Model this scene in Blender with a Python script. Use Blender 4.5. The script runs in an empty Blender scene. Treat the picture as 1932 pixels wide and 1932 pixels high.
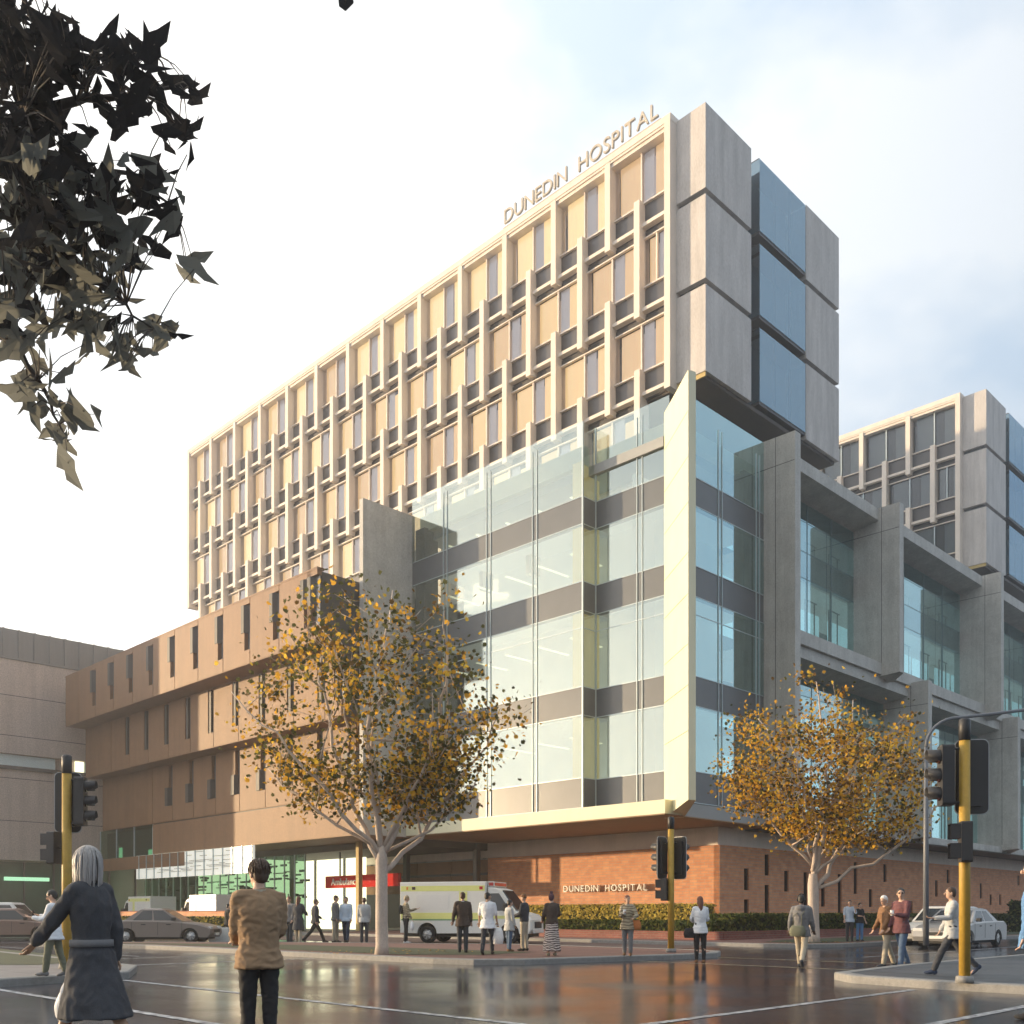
import bpy, bmesh, math, random
from mathutils import Vector, Matrix
R = math.radians
SC = bpy.context.scene
COL = SC.collection
S2 = math.sqrt(0.5)
EYE = 1.2
FPX = 1864.0
HZ = 1724.0
def W(p, q, z=0.0):                       # site grid (p right-away, q left-away) -> world
    return Vector(((p - q) * S2, (p + q) * S2, z))
def PQ(X, Y): return ((X + Y) * S2, (Y - X) * S2)
def ground(x, y, z=0.0):                  # where the measured foot of a thing stands on the ground
    Y = (EYE - z) * FPX / (y - HZ)
    return Vector(((x - 966) / FPX * Y, Y, z))
def q_on(p, x):
    r = (x - 966) / FPX
    return p * (1 - r) / (1 + r)
def p_on(q, x):
    r = (x - 966) / FPX
    return q * (1 + r) / (1 - r)

# ---------------------------------------------------------------- materials
MATS = {}
def nodes_of(m):
    m.use_nodes = True
    nt = m.node_tree
    return nt, nt.nodes, nt.links, nt.nodes['Principled BSDF']
def mat(name, col, rough=0.6, var=0.12, scale=6.0, bump=0.0, metal=0.0, spec=0.5, stretch=None, fine=0.0, glow=0.0, streak=0.0):
    streak *= 0.62
    m = bpy.data.materials.new(name)
    nt, N, L, b = nodes_of(m)
    b.inputs['Roughness'].default_value = rough
    b.inputs['Metallic'].default_value = metal
    b.inputs['Specular IOR Level'].default_value = spec
    tc = N.new('ShaderNodeTexCoord')
    vec = tc.outputs['Object']
    if stretch:
        mp = N.new('ShaderNodeMapping'); mp.inputs['Scale'].default_value = stretch
        L.new(vec, mp.inputs['Vector']); vec = mp.outputs['Vector']
    nz = N.new('ShaderNodeTexNoise'); nz.inputs['Scale'].default_value = scale
    nz.inputs['Detail'].default_value = 5.0; nz.inputs['Roughness'].default_value = 0.65
    L.new(vec, nz.inputs['Vector'])
    mx = N.new('ShaderNodeMix'); mx.data_type = 'RGBA'
    mx.inputs['A'].default_value = (*[max(0, c * (1 - var * 1.6)) for c in col], 1)
    mx.inputs['B'].default_value = (*[min(1, c * (1 + var * 1.6)) for c in col], 1)
    L.new(nz.outputs['Fac'], mx.inputs['Factor'])
    out = mx.outputs['Result']
    if fine:
        n2 = N.new('ShaderNodeTexNoise'); n2.inputs['Scale'].default_value = scale * 14
        n2.inputs['Detail'].default_value = 3
        L.new(vec, n2.inputs['Vector'])
        m2 = N.new('ShaderNodeMix'); m2.data_type = 'RGBA'; m2.blend_type = 'OVERLAY'
        m2.inputs['Factor'].default_value = fine
        L.new(out, m2.inputs['A']); L.new(n2.outputs['Fac'], m2.inputs['B'])
        out = m2.outputs['Result']
    if streak:                                  # rain streaks and grime running down the face
        mp2 = N.new('ShaderNodeMapping'); mp2.inputs['Scale'].default_value = (0.75, 0.75, 0.05); L.new(tc.outputs['Object'], mp2.inputs['Vector'])
        n3 = N.new('ShaderNodeTexNoise'); n3.inputs['Scale'].default_value = 1.6; n3.inputs['Detail'].default_value = 6; n3.inputs['Roughness'].default_value = 0.7; L.new(mp2.outputs[0], n3.inputs['Vector'])
        r3 = N.new('ShaderNodeMapRange'); r3.inputs['From Min'].default_value = 0.36; r3.inputs['From Max'].default_value = 0.58; r3.inputs['To Min'].default_value = 1 - streak; L.new(n3.outputs['Fac'], r3.inputs['Value'])
        m4 = N.new('ShaderNodeMix'); m4.data_type = 'RGBA'; m4.blend_type = 'MULTIPLY'; m4.inputs['Factor'].default_value = 1.0
        L.new(out, m4.inputs['A']); L.new(r3.outputs['Result'], m4.inputs['B']); out = m4.outputs['Result']
    L.new(out, b.inputs['Base Color'])
    if glow: L.new(out, b.inputs['Emission Color']); b.inputs['Emission Strength'].default_value = glow      # lit look put into the surface as its own glow
    if bump:
        bp = N.new('ShaderNodeBump'); bp.inputs['Strength'].default_value = bump
        bp.inputs['Distance'].default_value = 0.02
        L.new(nz.outputs['Fac'], bp.inputs['Height']); L.new(bp.outputs['Normal'], b.inputs['Normal'])
    MATS[name] = m
    return m
def brick_mat(name, c1, c2, mortar, bw=0.46, bh=0.15):
    m = bpy.data.materials.new(name)
    nt, N, L, b = nodes_of(m)
    b.inputs['Roughness'].default_value = 0.85
    tc = N.new('ShaderNodeTexCoord'); sp = N.new('ShaderNodeSeparateXYZ')
    L.new(tc.outputs['Object'], sp.inputs[0])
    ad = N.new('ShaderNodeMath'); ad.operation = 'ADD'
    L.new(sp.outputs['X'], ad.inputs[0]); L.new(sp.outputs['Y'], ad.inputs[1])
    cb = N.new('ShaderNodeCombineXYZ'); L.new(ad.outputs[0], cb.inputs['X']); L.new(sp.outputs['Z'], cb.inputs['Y'])
    bt = N.new('ShaderNodeTexBrick'); bt.inputs['Scale'].default_value = 1.0
    bt.inputs['Brick Width'].default_value = bw; bt.inputs['Row Height'].default_value = bh
    bt.inputs['Mortar Size'].default_value = 0.014; bt.inputs['Bias'].default_value = 0.0
    bt.inputs['Color1'].default_value = (*c1, 1); bt.inputs['Color2'].default_value = (*c2, 1)
    bt.inputs['Mortar'].default_value = (*mortar, 1)
    L.new(cb.outputs[0], bt.inputs['Vector'])
    nz = N.new('ShaderNodeTexNoise'); nz.inputs['Scale'].default_value = 2.2; nz.inputs['Detail'].default_value = 6
    L.new(tc.outputs['Object'], nz.inputs['Vector'])
    mx = N.new('ShaderNodeMix'); mx.data_type = 'RGBA'; mx.blend_type = 'OVERLAY'; mx.inputs['Factor'].default_value = 0.35
    L.new(bt.outputs['Color'], mx.inputs['A']); L.new(nz.outputs['Fac'], mx.inputs['B'])
    L.new(mx.outputs['Result'], b.inputs['Base Color'])
    bp = N.new('ShaderNodeBump'); bp.inputs['Strength'].default_value = 0.5; bp.inputs['Distance'].default_value = 0.01; bp.invert = True
    L.new(bt.outputs['Fac'], bp.inputs['Height']); L.new(bp.outputs['Normal'], b.inputs['Normal'])
    MATS[name] = m
    return m
def glass_mat(name, tint, refl, blend=0.3, rough=0.02, base=0.1):
    # thin architectural glass: tinted see-through plus a mirror layer that grows with the angle
    m = bpy.data.materials.new(name); m.use_nodes = True
    nt = m.node_tree; N = nt.nodes; L = nt.links
    N.clear()
    out = N.new('ShaderNodeOutputMaterial')
    tr = N.new('ShaderNodeBsdfTransparent'); tr.inputs['Color'].default_value = (*tint, 1)
    gl = N.new('ShaderNodeBsdfGlossy'); gl.inputs['Color'].default_value = (*refl, 1); gl.inputs['Roughness'].default_value = rough
    lw = N.new('ShaderNodeLayerWeight'); lw.inputs['Blend'].default_value = blend
    mr = N.new('ShaderNodeMapRange'); mr.inputs['To Min'].default_value = base; mr.inputs['To Max'].default_value = 0.95
    L.new(lw.outputs['Fresnel'], mr.inputs['Value'])
    mx = N.new('ShaderNodeMixShader')
    L.new(mr.outputs['Result'], mx.inputs['Fac']); L.new(tr.outputs[0], mx.inputs[1]); L.new(gl.outputs[0], mx.inputs[2])
    L.new(mx.outputs[0], out.inputs['Surface'])
    MATS[name] = m
    return m
def leaf_mat(name, col, trans=0.45):
    m = bpy.data.materials.new(name); m.use_nodes = True
    nt = m.node_tree; N = nt.nodes; L = nt.links; N.clear()
    out = N.new('ShaderNodeOutputMaterial')
    tc = N.new('ShaderNodeTexCoord'); nz = N.new('ShaderNodeTexNoise'); nz.inputs['Scale'].default_value = 2.5
    L.new(tc.outputs['Object'], nz.inputs['Vector'])
    mx = N.new('ShaderNodeMix'); mx.data_type = 'RGBA'
    mx.inputs['A'].default_value = (*[c * 0.55 for c in col], 1); mx.inputs['B'].default_value = (*[min(1, c * 1.45) for c in col], 1)
    L.new(nz.outputs['Fac'], mx.inputs['Factor'])
    d = N.new('ShaderNodeBsdfDiffuse'); t = N.new('ShaderNodeBsdfTranslucent')
    L.new(mx.outputs['Result'], d.inputs['Color']); L.new(mx.outputs['Result'], t.inputs['Color'])
    ms = N.new('ShaderNodeMixShader'); ms.inputs['Fac'].default_value = trans
    L.new(d.outputs[0], ms.inputs[1]); L.new(t.outputs[0], ms.inputs[2]); L.new(ms.outputs[0], out.inputs['Surface'])
    MATS[name] = m
    return m
def emit_mat(name, col, strength, base=(0.5, 0.5, 0.5)):
    m = bpy.data.materials.new(name)
    nt, N, L, b = nodes_of(m)
    b.inputs['Base Color'].default_value = (*base, 1)
    b.inputs['Emission Color'].default_value = (*col, 1); b.inputs['Emission Strength'].default_value = strength
    MATS[name] = m
    return m
def pattern_mat(name, c1, c2, kind, scale):
    m = bpy.data.materials.new(name)
    nt, N, L, b = nodes_of(m); b.inputs['Roughness'].default_value = 0.9
    tc = N.new('ShaderNodeTexCoord')
    if kind == 'plaid':
        w1 = N.new('ShaderNodeTexWave'); w1.bands_direction = 'X'; w2 = N.new('ShaderNodeTexWave'); w2.bands_direction = 'Z'
        for w in (w1, w2):
            w.inputs['Scale'].default_value = scale; L.new(tc.outputs['Object'], w.inputs['Vector'])
        mm = N.new('ShaderNodeMath'); mm.operation = 'MULTIPLY'
        L.new(w1.outputs['Fac'], mm.inputs[0]); L.new(w2.outputs['Fac'], mm.inputs[1]); fac = mm.outputs[0]
    else:
        w1 = N.new('ShaderNodeTexWave'); w1.bands_direction = 'Z'; w1.inputs['Scale'].default_value = scale
        w1.inputs['Distortion'].default_value = 7; w1.inputs['Detail'].default_value = 3
        L.new(tc.outputs['Object'], w1.inputs['Vector'])
        cr = N.new('ShaderNodeValToRGB'); cr.color_ramp.elements[0].position = 0.42; cr.color_ramp.elements[1].position = 0.55
        L.new(w1.outputs['Fac'], cr.inputs['Fac']); fac = cr.outputs['Color']
    mx = N.new('ShaderNodeMix'); mx.data_type = 'RGBA'
    mx.inputs['A'].default_value = (*c1, 1); mx.inputs['B'].default_value = (*c2, 1)
    L.new(fac, mx.inputs['Factor']); L.new(mx.outputs['Result'], b.inputs['Base Color'])
    MATS[name] = m
    return m

# ---------------------------------------------------------------- mesh collector
class MB:
    def __init__(s): s.v = []; s.f = []; s.mi = []; s.smooth = []
    def add(s, vs, fs, mi=0, smooth=False):
        o = len(s.v); s.v += [Vector(v) for v in vs]
        for f in fs: s.f.append([i + o for i in f]); s.mi.append(mi); s.smooth.append(smooth)
        return s
    def box(s, x0, x1, y0, y1, z0, z1, mi=0):
        vs = [(x0, y0, z0), (x1, y0, z0), (x1, y1, z0), (x0, y1, z0), (x0, y0, z1), (x1, y0, z1), (x1, y1, z1), (x0, y1, z1)]
        return s.add(vs, [(0, 3, 2, 1), (4, 5, 6, 7), (0, 1, 5, 4), (1, 2, 6, 5), (2, 3, 7, 6), (3, 0, 4, 7)], mi)
    def prism(s, poly, z0, z1, mi=0):
        n = len(poly)
        a = sum(poly[i][0] * poly[(i + 1) % n][1] - poly[(i + 1) % n][0] * poly[i][1] for i in range(n))
        if a < 0: poly = poly[::-1]
        vs = [(x, y, z0) for x, y in poly] + [(x, y, z1) for x, y in poly]
        fs = [tuple(range(n - 1, -1, -1)), tuple(range(n, 2 * n))] + [(i, (i + 1) % n, n + (i + 1) % n, n + i) for i in range(n)]
        return s.add(vs, fs, mi)
    def quad(s, a, b, c, d, mi=0): return s.add([a, b, c, d], [(0, 1, 2, 3)], mi)
    def loft(s, rings, mi=0, smooth=True, caps=True):
        n = len(rings[0]); vs = [v for r in rings for v in r]; fs = []
        for k in range(len(rings) - 1):
            for i in range(n):
                j = (i + 1) % n
                fs.append((k * n + i, k * n + j, (k + 1) * n + j, (k + 1) * n + i))
        if caps:
            fs.append(tuple(range(n - 1, -1, -1))); fs.append(tuple((len(rings) - 1) * n + i for i in range(n)))
        return s.add(vs, fs, mi, smooth)
    def tube(s, pts, rads, n=8, mi=0, smooth=True):
        pts = [Vector(p) for p in pts]; rings = []
        for i, p in enumerate(pts):
            d = (pts[min(i + 1, len(pts) - 1)] - pts[max(i - 1, 0)])
            if d.length < 1e-6: d = Vector((0, 0, 1))
            d.normalize()
            u = d.cross(Vector((0.13, 0.99, 0.05)))
            if u.length < 0.2: u = d.cross(Vector((1, 0, 0)))
            u.normalize(); w = d.cross(u)
            rings.append([p + (u * math.cos(2 * math.pi * k / n) + w * math.sin(2 * math.pi * k / n)) * rads[i] for k in range(n)])
        return s.loft(rings, mi, smooth)
    def cap(s, a, b, ra, rb, n=10, mi=0):                         # tapered limb with round ends
        a = Vector(a); b = Vector(b); d = (b - a)
        if d.length < 1e-5: d = Vector((0, 0, 1e-3)); b = a + d
        d.normalize(); pts = []; rd = []
        for t in (80, 45): pts.append(a - d * ra * math.sin(R(t))); rd.append(ra * math.cos(R(t)))
        for k in range(5): pts.append(a.lerp(b, k / 4)); rd.append(ra + (rb - ra) * k / 4)
        for t in (45, 80): pts.append(b + d * rb * math.sin(R(t))); rd.append(rb * math.cos(R(t)))
        return s.tube(pts, rd, n, mi)
    def ell(s, c, r, n=12, m=8, mi=0, rot=None):
        vs = []; c = Vector(c)
        for j in range(1, m):
            t = math.pi * j / m
            for i in range(n):
                a = 2 * math.pi * i / n
                v = Vector((r[0] * math.sin(t) * math.cos(a), r[1] * math.sin(t) * math.sin(a), r[2] * math.cos(t)))
                if rot: v = rot @ v
                vs.append(c + v)
        top = Vector((0, 0, r[2])); 
        if rot: top = rot @ top
        vs.append(c + top); vs.append(c - top); T = len(vs) - 2; fs = []
        for j in range(m - 2):
            for i in range(n):
                k = (i + 1) % n
                fs.append((j * n + i, (j + 1) * n + i, (j + 1) * n + k, j * n + k))
        for i in range(n):
            k = (i + 1) % n
            fs.append((T, i, k)); fs.append((T + 1, (m - 2) * n + k, (m - 2) * n + i))
        return s.add(vs, fs, mi, True)
    def cyl(s, c, axis, r, h, n=20, mi=0, r2=None, smooth=True):
        c = Vector(c); ax = Vector(axis).normalized()
        u = ax.cross(Vector((0, 0, 1)))
        if u.length < 0.2: u = ax.cross(Vector((1, 0, 0)))
        u.normalize(); w = ax.cross(u); r2 = r if r2 is None else r2
        rings = [[c + ax * (t * h) + (u * math.cos(2 * math.pi * k / n) + w * math.sin(2 * math.pi * k / n)) * rr for k in range(n)] for t, rr in ((0, r), (1, r2))]
        return s.loft(rings, mi, smooth)
    def move(s, M):
        s.v = [M @ v for v in s.v]; return s
    def build(s, name, mats, parent=None, off=None, bevel=0.0, fix=False):
        me = bpy.data.meshes.new(name)
        vv = [v - off for v in s.v] if off is not None else s.v
        me.from_pydata([tuple(v) for v in vv], [], s.f)
        if not isinstance(mats, (list, tuple)): mats = [mats]
        for m in mats: me.materials.append(m)
        for i, p in enumerate(me.polygons): p.material_index = s.mi[i]; p.use_smooth = s.smooth[i]
        if bevel or fix:
            bm = bmesh.new(); bm.from_mesh(me)
            if bevel:
                bmesh.ops.bevel(bm, geom=list(bm.edges), offset=bevel, segments=2, profile=0.6, affect='EDGES', clamp_overlap=True)
            bmesh.ops.recalc_face_normals(bm, faces=bm.faces)
            bm.to_mesh(me); bm.free()
        me.update()
        o = bpy.data.objects.new(name, me); COL.objects.link(o)
        if parent: o.parent = parent
        return o
def tag(o, label=None, cat=None, group=None, kind=None):
    if label: o['label'] = label
    if cat: o['category'] = cat
    if group: o['group'] = group
    if kind: o['kind'] = kind
    return o
def thing(name, label, cat, loc=(0, 0, 0), rz=0.0, group=None):
    o = bpy.data.objects.new(name, None); COL.objects.link(o)
    o.location = loc; o.rotation_euler = (0, 0, rz); o.empty_display_size = 0.3
    return tag(o, label, cat, group)
def copy_tree(o, parent=None):
    c = o.copy(); COL.objects.link(c)
    if parent: c.parent = parent
    for ch in o.children: copy_tree(ch, c)
    return c
class Bld:                                  # a building laid out in site-grid metres; its Empty stands at its base corner
    def __init__(s, name, label, cat, p, q, group=None):
        s.off = Vector((p, q, 0)); s.root = thing(name, label, cat, W(p, q), R(45), group)
    def put(s, mb, name, m, parent=None, fix=False): return mb.build(name, m, parent or s.root, s.off, fix=fix)
    def box(s, name, m, *b, parent=None): return s.put(MB().box(*b), name, m, parent)

M = MATS
mat('concrete', (0.54, 0.525, 0.49), 0.8, 0.2, 0.9, 0.1, fine=0.35, streak=0.28)
mat('concrete_panel', (0.60, 0.56, 0.53), 0.75, 0.22, 1.6, 0.12, stretch=(1, 1, 0.25), fine=0.4, streak=0.3)
mat('left_concrete', (0.50, 0.41, 0.36), 0.85, 0.12, 0.7, 0.1, fine=0.5, streak=0.25)
mat('pale_stone', (0.80, 0.71, 0.62), 0.7, 0.07, 1.2, fine=0.15, streak=0.16)
mat('cream_panel', (0.76, 0.73, 0.52), 0.6, 0.05, 1.0, streak=0.10)
mat('bronze_panel', (0.235, 0.125, 0.062), 0.65, 0.14, 1.0, 0.05, fine=0.4, streak=0.25)
mat('bronze_dark', (0.05, 0.047, 0.046), 0.6, 0.1, 2.0)
mat('rib_metal', (0.17, 0.165, 0.165), 0.55, 0.1, 0.8, stretch=(6, 6, 0.3))
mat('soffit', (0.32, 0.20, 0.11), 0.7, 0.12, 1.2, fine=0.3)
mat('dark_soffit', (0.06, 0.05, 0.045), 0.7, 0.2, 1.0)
mat('spandrel', (0.085, 0.08, 0.085), 0.35, 0.15, 1.5)
mat('curtain', (0.88, 0.60, 0.29), 0.9, 0.06, 3.0, stretch=(3, 3, 0.2), glow=0.50)  # curtains carry the sunset's amber in colour and glow, no lamps behind
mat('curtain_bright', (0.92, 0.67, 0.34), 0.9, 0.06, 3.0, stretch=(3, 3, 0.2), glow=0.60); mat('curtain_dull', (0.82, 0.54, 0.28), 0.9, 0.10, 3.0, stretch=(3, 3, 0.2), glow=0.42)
mat('grey_wall', (0.36, 0.37, 0.37), 0.8, 0.08, 1.0)
mat('dark_room', (0.10, 0.11, 0.12), 0.8, 0.2, 0.6)
mat('room_wall', (0.60, 0.61, 0.57), 0.8, 0.12, 0.5, glow=0.16)  # inner walls and floors glow by themselves to brighten the glass
mat('ochre', (0.50, 0.37, 0.14), 0.7, 0.1, 1.0); mat('gold_lit', (0.62, 0.47, 0.16), 0.7, 0.1, 1.0, glow=0.28)  # gold column's lit look put into the material as glow
mat('metal_trim', (0.50, 0.58, 0.60), 0.35, 0.05, 3.0, metal=0.3)
mat('dark_metal', (0.05, 0.05, 0.055), 0.45, 0.15, 3.0)
mat('white_panel', (0.78, 0.78, 0.74), 0.5, 0.05, 1.5)
brick_mat('brick', (0.72, 0.34, 0.165), (0.58, 0.245, 0.125), (0.46, 0.32, 0.24))
brick_mat('brick_plinth', (0.25, 0.085, 0.06), (0.20, 0.065, 0.05), (0.22, 0.14, 0.12), 0.3, 0.1)
glass_mat('glass_block', (0.76, 0.84, 0.81), (0.86, 0.96, 0.92), 0.35, 0.06, 0.27)
glass_mat('glass_blue', (0.60, 0.84, 0.86), (0.70, 0.94, 0.96), 0.40, 0.03, 0.46)
glass_mat('glass_tower', (0.92, 0.91, 0.88), (0.85, 0.9, 1.0), 0.2, 0.02, 0.05)
glass_mat('glass_oriel', (0.35, 0.47, 0.55), (0.55, 0.75, 0.9), 0.35, 0.02, 0.28)
glass_mat('glass_rail', (0.80, 0.90, 0.92), (0.8, 0.95, 1.0), 0.2, 0.02, 0.04)
glass_mat('glass_green', (0.25, 0.42, 0.32), (0.4, 0.62, 0.5), 0.3, 0.05, 0.08)
# ---------------------------------------------------------------- people
for n_, c_ in dict(skin_light=(0.55, 0.35, 0.25), skin_tan=(0.42, 0.25, 0.16), skin_dark=(0.16, 0.09, 0.06), hair_black=(0.02, 0.018, 0.016),
        hair_brown=(0.07, 0.04, 0.025), hair_auburn=(0.13, 0.045, 0.025), hair_grey=(0.36, 0.34, 0.33), hair_white=(0.72, 0.70, 0.67), hair_blond=(0.35, 0.27, 0.16),
        cloth_black=(0.02, 0.02, 0.022), cloth_charcoal=(0.06, 0.062, 0.068), cloth_grey=(0.17, 0.17, 0.175), cloth_midgrey=(0.30, 0.30, 0.30), cloth_lightgrey=(0.46, 0.47, 0.47),
        cloth_white=(0.76, 0.77, 0.79), cloth_tan=(0.46, 0.33, 0.20), cloth_khaki=(0.40, 0.35, 0.27), cloth_camel=(0.31, 0.20, 0.115), cloth_brown=(0.20, 0.105, 0.05), cloth_navy=(0.03, 0.045, 0.085),
        cloth_denim=(0.075, 0.12, 0.20), cloth_blue=(0.10, 0.22, 0.42), cloth_paleblue=(0.48, 0.58, 0.70), cloth_olive=(0.15, 0.155, 0.105), cloth_leather=(0.07, 0.05, 0.04),
        cloth_orange=(0.50, 0.17, 0.05), cloth_teal=(0.05, 0.19, 0.30), cloth_plum=(0.10, 0.05, 0.06), shoe_white=(0.6, 0.6, 0.6), lips=(0.35, 0.14, 0.11), eye_white=(0.7, 0.68, 0.64), eye_dark=(0.02, 0.015, 0.012), paper_white=(0.8, 0.8, 0.78)).items():
    mat(n_, c_, 0.55 if n_.startswith(('skin', 'hair', 'shoe')) else 0.9, 0.12, 22.0, 0.15)
mat('hair_grey', (0.36, 0.34, 0.33), 0.5, 0.5, 60.0, 0.3, stretch=(1, 1, 0.08))
mat('cloth_charcoal', (0.05, 0.053, 0.062), 0.95, 0.25, 9.0, 0.25, fine=0.4)
pattern_mat('plaid', (0.16, 0.055, 0.055), (0.06, 0.05, 0.07), 'plaid', 9)
pattern_mat('tribal_print', (0.62, 0.55, 0.50), (0.07, 0.035, 0.03), 'wave', 5)
pattern_mat('camo_print', (0.42, 0.36, 0.25), (0.22, 0.17, 0.11), 'wave', 4)
def ring(z, rx, ry, cy=0.0, n=14, cx=0.0):
    return [Vector((cx + rx * math.cos(2 * math.pi * k / n), cy + ry * math.sin(2 * math.pi * k / n), z)) for k in range(n)]
def remeshed(mb, voxel, smooth=4):
    me = bpy.data.meshes.new('tmp'); me.from_pydata([tuple(v) for v in mb.v], [], mb.f)
    bm = bmesh.new(); bm.from_mesh(me); bmesh.ops.recalc_face_normals(bm, faces=bm.faces); bm.to_mesh(me); bm.free()
    o = bpy.data.objects.new('tmp', me); COL.objects.link(o)
    r = o.modifiers.new('r', 'REMESH'); r.mode = 'VOXEL'; r.voxel_size = voxel
    s = o.modifiers.new('s', 'SMOOTH'); s.iterations = smooth if voxel > 0.016 else smooth * 4; s.factor = 0.5
    dg = bpy.context.evaluated_depsgraph_get()
    ev = o.evaluated_get(dg).to_mesh()
    vs = [v.co.copy() for v in ev.vertices]; fs = [list(p.vertices) for p in ev.polygons]
    bpy.data.objects.remove(o); bpy.data.meshes.remove(me)
    out = MB(); out.add(vs, fs, 0, True)
    return out
from mathutils import noise as mnoise
def wrinkle(mb, amp, freq, zs=1.0):
    # cloth folds: push the surface in and out along its normals
    nr = [Vector((0, 0, 0)) for _ in mb.v]
    for f in mb.f:
        a, b, c = mb.v[f[0]], mb.v[f[1]], mb.v[f[2]]; n = (b - a).cross(c - a)
        for i in f: nr[i] = nr[i] + n
    for i, v in enumerate(mb.v):
        if nr[i].length > 1e-12:
            q = Vector((v.x * freq, v.y * freq, v.z * freq * zs))
            k = mnoise.noise(q) + 0.5 * mnoise.noise(q * 2.3)
            k = 1 - 2 * abs(k) if amp > 0 else k
            mb.v[i] = v + nr[i].normalized() * abs(amp) * k
    return mb
def skeleton(P):
    fem = P.get('fem', False)
    sw = 0.155 if fem else 0.178
    J = {}
    L1, L2 = 0.42, 0.40
    ank = []
    for i, sd in enumerate((-1, 1)):
        a, kb = P['legs'][i]
        hip = Vector((sd * 0.09, 0, 0))
        a1 = R(a); a2 = R(a - kb)
        knee = hip + Vector((sd * 0.005, math.sin(a1), -math.cos(a1))) * L1
        ankle = knee + Vector((0, math.sin(a2), -math.cos(a2))) * L2
        J['hip%d' % i] = hip; J['knee%d' % i] = knee; J['ank%d' % i] = ankle; ank.append(ankle)
        J['pitch%d' % i] = R(a - kb) if a - kb < -12 else 0.0
    low = min(k.z - (0.10 * abs(math.sin(J['pitch%d' % i])) if J['pitch%d' % i] else 0) for i, k in enumerate(ank))
    dz = 0.085 - low
    for k in list(J):
        if isinstance(J[k], Vector): J[k] = J[k] + Vector((0, 0, dz))
    hz = J['hip0'].z
    lean = R(P.get('lean', 0))
    def up(x, y, z):                          # point above the hips, leaning forward
        return Vector((x, y * math.cos(lean) + z * math.sin(lean), hz + z * math.cos(lean) - y * math.sin(lean)))
    J['up'] = up; J['hz'] = hz; J['sw'] = sw
    for i, sd in enumerate((-1, 1)):
        pt, out, el, inn = P['arms'][i]
        sh = up(sd * sw, 0.0, 0.53)
        a1 = R(pt); o1 = R(out)
        ud = Vector((sd * math.sin(o1), math.sin(a1) * math.cos(o1), -math.cos(a1) * math.cos(o1)))
        elb = sh + ud * 0.29
        a2 = R(pt + el)
        fd = Vector((sd * math.sin(o1) * 0.5 - sd * math.sin(R(inn)), math.sin(a2), -math.cos(a2))).normalized()
        wr = elb + fd * 0.25
        J['sh%d' % i] = sh; J['elb%d' % i] = elb; J['wr%d' % i] = wr; J['fd%d' % i] = fd
    J['neck'] = up(0, 0.0, 0.60); J['head'] = up(0, 0.025, 0.735)
    return J
def hand(mb, wr, fd, sd, curl=0.5):
    f = fd.normalized(); side = f.cross(Vector((0, 0, 1)))
    if side.length < 0.2: side = Vector((0, 1, 0)) * 1.0
    side.normalize(); nrm = side.cross(f).normalized()
    pc = wr + f * 0.045
    rot = Matrix((side, nrm, f)).transposed()
    mb.ell(pc, (0.038, 0.016, 0.052), 10, 6, 0, rot)
    for k, (o, ln) in enumerate(((-0.027, 0.070), (-0.009, 0.080), (0.009, 0.074), (0.026, 0.058))):
        b = wr + f * 0.088 + side * o
        m1 = b + (f * math.cos(0.3 * curl) + nrm * math.sin(0.3 * curl)) * ln * 0.5
        e1 = m1 + (f * math.cos(1.3 * curl) + nrm * math.sin(1.3 * curl)) * ln * 0.5
        mb.cap(b, m1, 0.0095, 0.0085, 6); mb.cap(m1, e1, 0.0085, 0.007, 6)
    b = wr + f * 0.03 - side * 0.036
    m1 = b + (f * 0.8 - side * 0.55).normalized() * 0.035
    mb.cap(b, m1, 0.012, 0.010, 6); mb.cap(m1, m1 + (f * 0.95 - side * 0.1 + nrm * 0.2).normalized() * 0.03, 0.010, 0.008, 6)
def torso_rings(J, fem, g=0.0, z0=-0.07, z1=0.60):
    prof = [(-0.09, 0.150, 0.105), (0.0, 0.168, 0.115), (0.08, 0.155, 0.108), (0.17, 0.128 if fem else 0.148, 0.098 if fem else 0.108), (0.30, 0.145 if fem else 0.165, 0.112 if fem else 0.116),
            (0.42, 0.158 if fem else 0.182, 0.118 if fem else 0.120), (0.50, 0.150 if fem else 0.175, 0.095), (0.55, 0.10, 0.075), (0.60, 0.058, 0.060)]
    rs = []
    for z, rx, ry in prof:
        if z < z0 - 1e-6 or z > z1 + 1e-6: continue
        c = J['up'](0, -0.01 if z > 0.2 else 0, z)
        rs.append([c + Vector(((rx + g) * math.cos(2 * math.pi * k / 14), (ry + g) * math.sin(2 * math.pi * k / 14), 0)) for k in range(14)])
    return rs
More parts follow.
